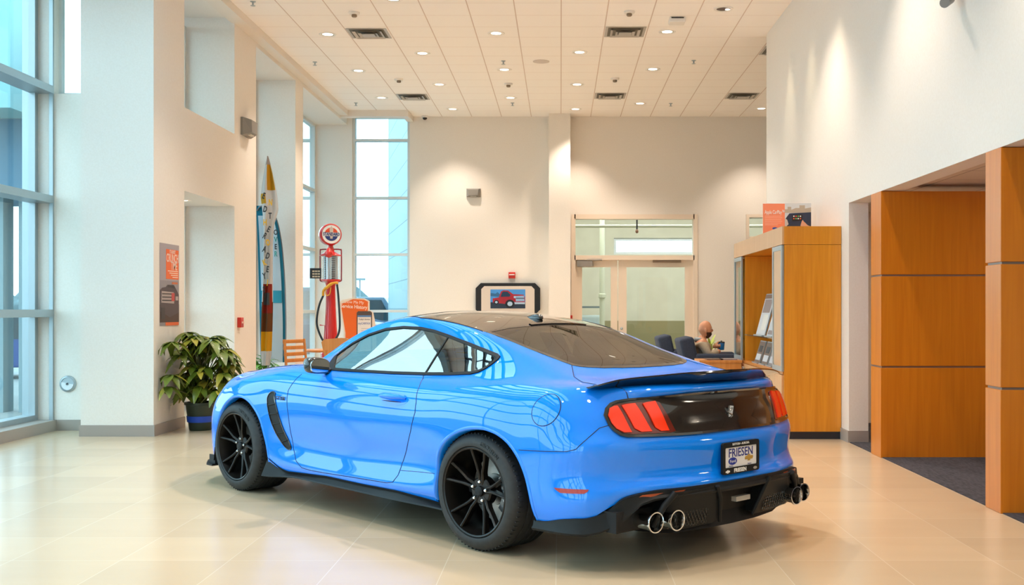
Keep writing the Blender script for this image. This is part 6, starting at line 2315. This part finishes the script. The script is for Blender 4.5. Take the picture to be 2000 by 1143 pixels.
for z0, z1 in ((-.008, .008),):
    Ao = [bm.verts.new((x, y, z1)) for x, y in o_]
    Ai = [bm.verts.new((x, y - .004 + .008, z1)) for x, y in inn]
    Bo = [bm.verts.new((x, y, z0)) for x, y in o_]
    Bi = [bm.verts.new((x, y + .004, z0)) for x, y in inn]
    for i in range(n0):
        j = (i + 1) % n0
        bm.faces.new((Ao[i], Ao[j], Ai[j], Ai[i]))
        bm.faces.new((Bo[i], Bo[j], Ao[j], Ao[i]))
        bm.faces.new((Ai[i], Ai[j], Bi[j], Bi[i]))
plate_part('plate_frame', bm, blk_satin)
def plate_text(s, size, x, y, m, **kw):
    me = text_mesh(s, size, .0004, **kw)
    me.transform(Matrix.Translation((pa, pc[0], pc[1])) @ frame_m((0, 0, 0), (0, -1, 0), (0, 0, 1)) @ Matrix.Translation((x, y, .0035 if m is not white_p else .0085)))
    for p in me.vertices:
        p.co.z *= KZ
    return link('plate_lettering', me, m, plate)
plate_text('FRIESEN', .068, 0, .026, navy_p, sx=.88, bold=.0008)
plate_text('FRIESEN', .030, -.012, -.072, white_p, sx=1.0, bold=.0012)
plate_text('SUTTON \u2022 AURORA', .017, -.006, .0765, white_p, sx=.95, bold=.0004)
plate_text('Aurora', .012, -.085, -.045, navy_p)
plate_text('Sutton', .012, .075, -.045, navy_p)
bm = prism(bmesh.new(), [(.012 + 0 * k - .082 + .036 * math.cos(t), -.018 + .021 * math.sin(t)) for k, t in enumerate(np.linspace(0, 2 * PI, 28)[:-1])], .003, .0042)
plate_part('plate_oval', bm, mat('oval_blue', (.01, .03, .30), .4))
ford_t = plate_text('Ford', .024, -.07, -.019, mat('lettering_white', (.8, .8, .8), .4), sx=1.1)
for p in ford_t.data.vertices:
    p.co.x -= .0012
bow = [(-.036, .0), (-.030, .010), (-.012, .010), (-.010, .018), (.012, .018), (.010, .010), (.034, .010), (.036, 0), (.030, -.010), (.012, -.010), (.010, -.018), (-.012, -.018), (-.010, -.010), (-.034, -.010)]
plate_part('plate_cross', prism(bmesh.new(), [(x + .07, y - .010) for x, y in bow], .003, .0042), mat('emblem_gold', (.45, .27, .05), .4))
plate_part('frame_cross', prism(bmesh.new(), [(x * .5 - .118, y * .5 - .073) for x, y in bow], .008, .0092), white_p)
plate_part('frame_oval', prism(bmesh.new(), [(.118 + .016 * math.cos(t), -.073 + .008 * math.sin(t)) for t in np.linspace(0, 2 * PI, 20)[:-1]], .008, .0092), mat('print_grey', (.3, .3, .3), .5))

# ---------------------------------------------------------------- cabin
bm = bx(bmesh.new(), -.5, 2.0, -.78, .78, .30, .36)
cobj('cabin_floor', bm, cabin_m, car, None)
bm = bmesh.new()
prof = [(2.0, .98), (1.75, .96), (1.5, .90), (1.42, .84), (1.45, .70), (1.6, .45), (2.0, .4)]
prism(bm, prof, -.76, .76, 'XZ')
cobj('dashboard', bm, cabin_m, car, None)
bm = bx(bmesh.new(), -.62, -.05, -.70, .70, .60, .88, .05)
cobj('parcel_shelf', bm, cabin_m, car, 60)
bm = tube(bmesh.new(), [(1.36 + .06 * math.sin(t), .37 + .185 * math.cos(t), .885 + .175 * math.sin(t)) for t in np.linspace(0, 2 * PI, 33)[:-1]], .016, 10, False, True)
sw = cobj('steering_wheel', bm, cabin_m, car, 60)
bm = tube(bmesh.new(), [(1.36, .37 - .18, .885), (1.38, .37, .88), (1.36, .37 + .18, .885)], .02, 8)
tube(bm, [(1.38, .37, .88), (1.6, .37, .82)], .04, 10)
cobj('steering_column', bm, cabin_m, sw, 60)
def make_seat(s):
    bm = bx(bmesh.new(), .55, 1.10, s * .37 - .25, s * .37 + .25, .36, .56, .06, 3)
    st = cobj('front_seat', bm, cabin_m, car, 60)
    bm = bx(bmesh.new(), -.07, .07, -.23, .23, 0, .62, .06, 3)
    bm.transform(Matrix.Translation((.60, s * .37, .50)) @ Matrix.Rotation(-.30, 4, 'Y'))
    cobj('seat_back', bm, cabin_m, st, 60)
    bm = bx(bmesh.new(), -.045, .045, -.14, .14, .0, .20, .04, 3)
    bm.transform(Matrix.Translation((.42, s * .37, 1.02)) @ Matrix.Rotation(-.18, 4, 'Y'))
    cobj('headrest', bm, cabin_m, st, 60)
make_seat(1)
make_seat(-1)
bm = bx(bmesh.new(), .95, 1.13, -.728, -.718, .99, 1.19)
st_ = bmesh.new()
bm.free()
q = [(1.16, .99), (.93, .99), (.93, 1.24), (1.16, 1.24)]
st_ = patch(q, lambda a, c, off: on_side(a, c, -1, -.012 - off), .05, .001)
cobj('window_sticker', st_, white_p, car, None)
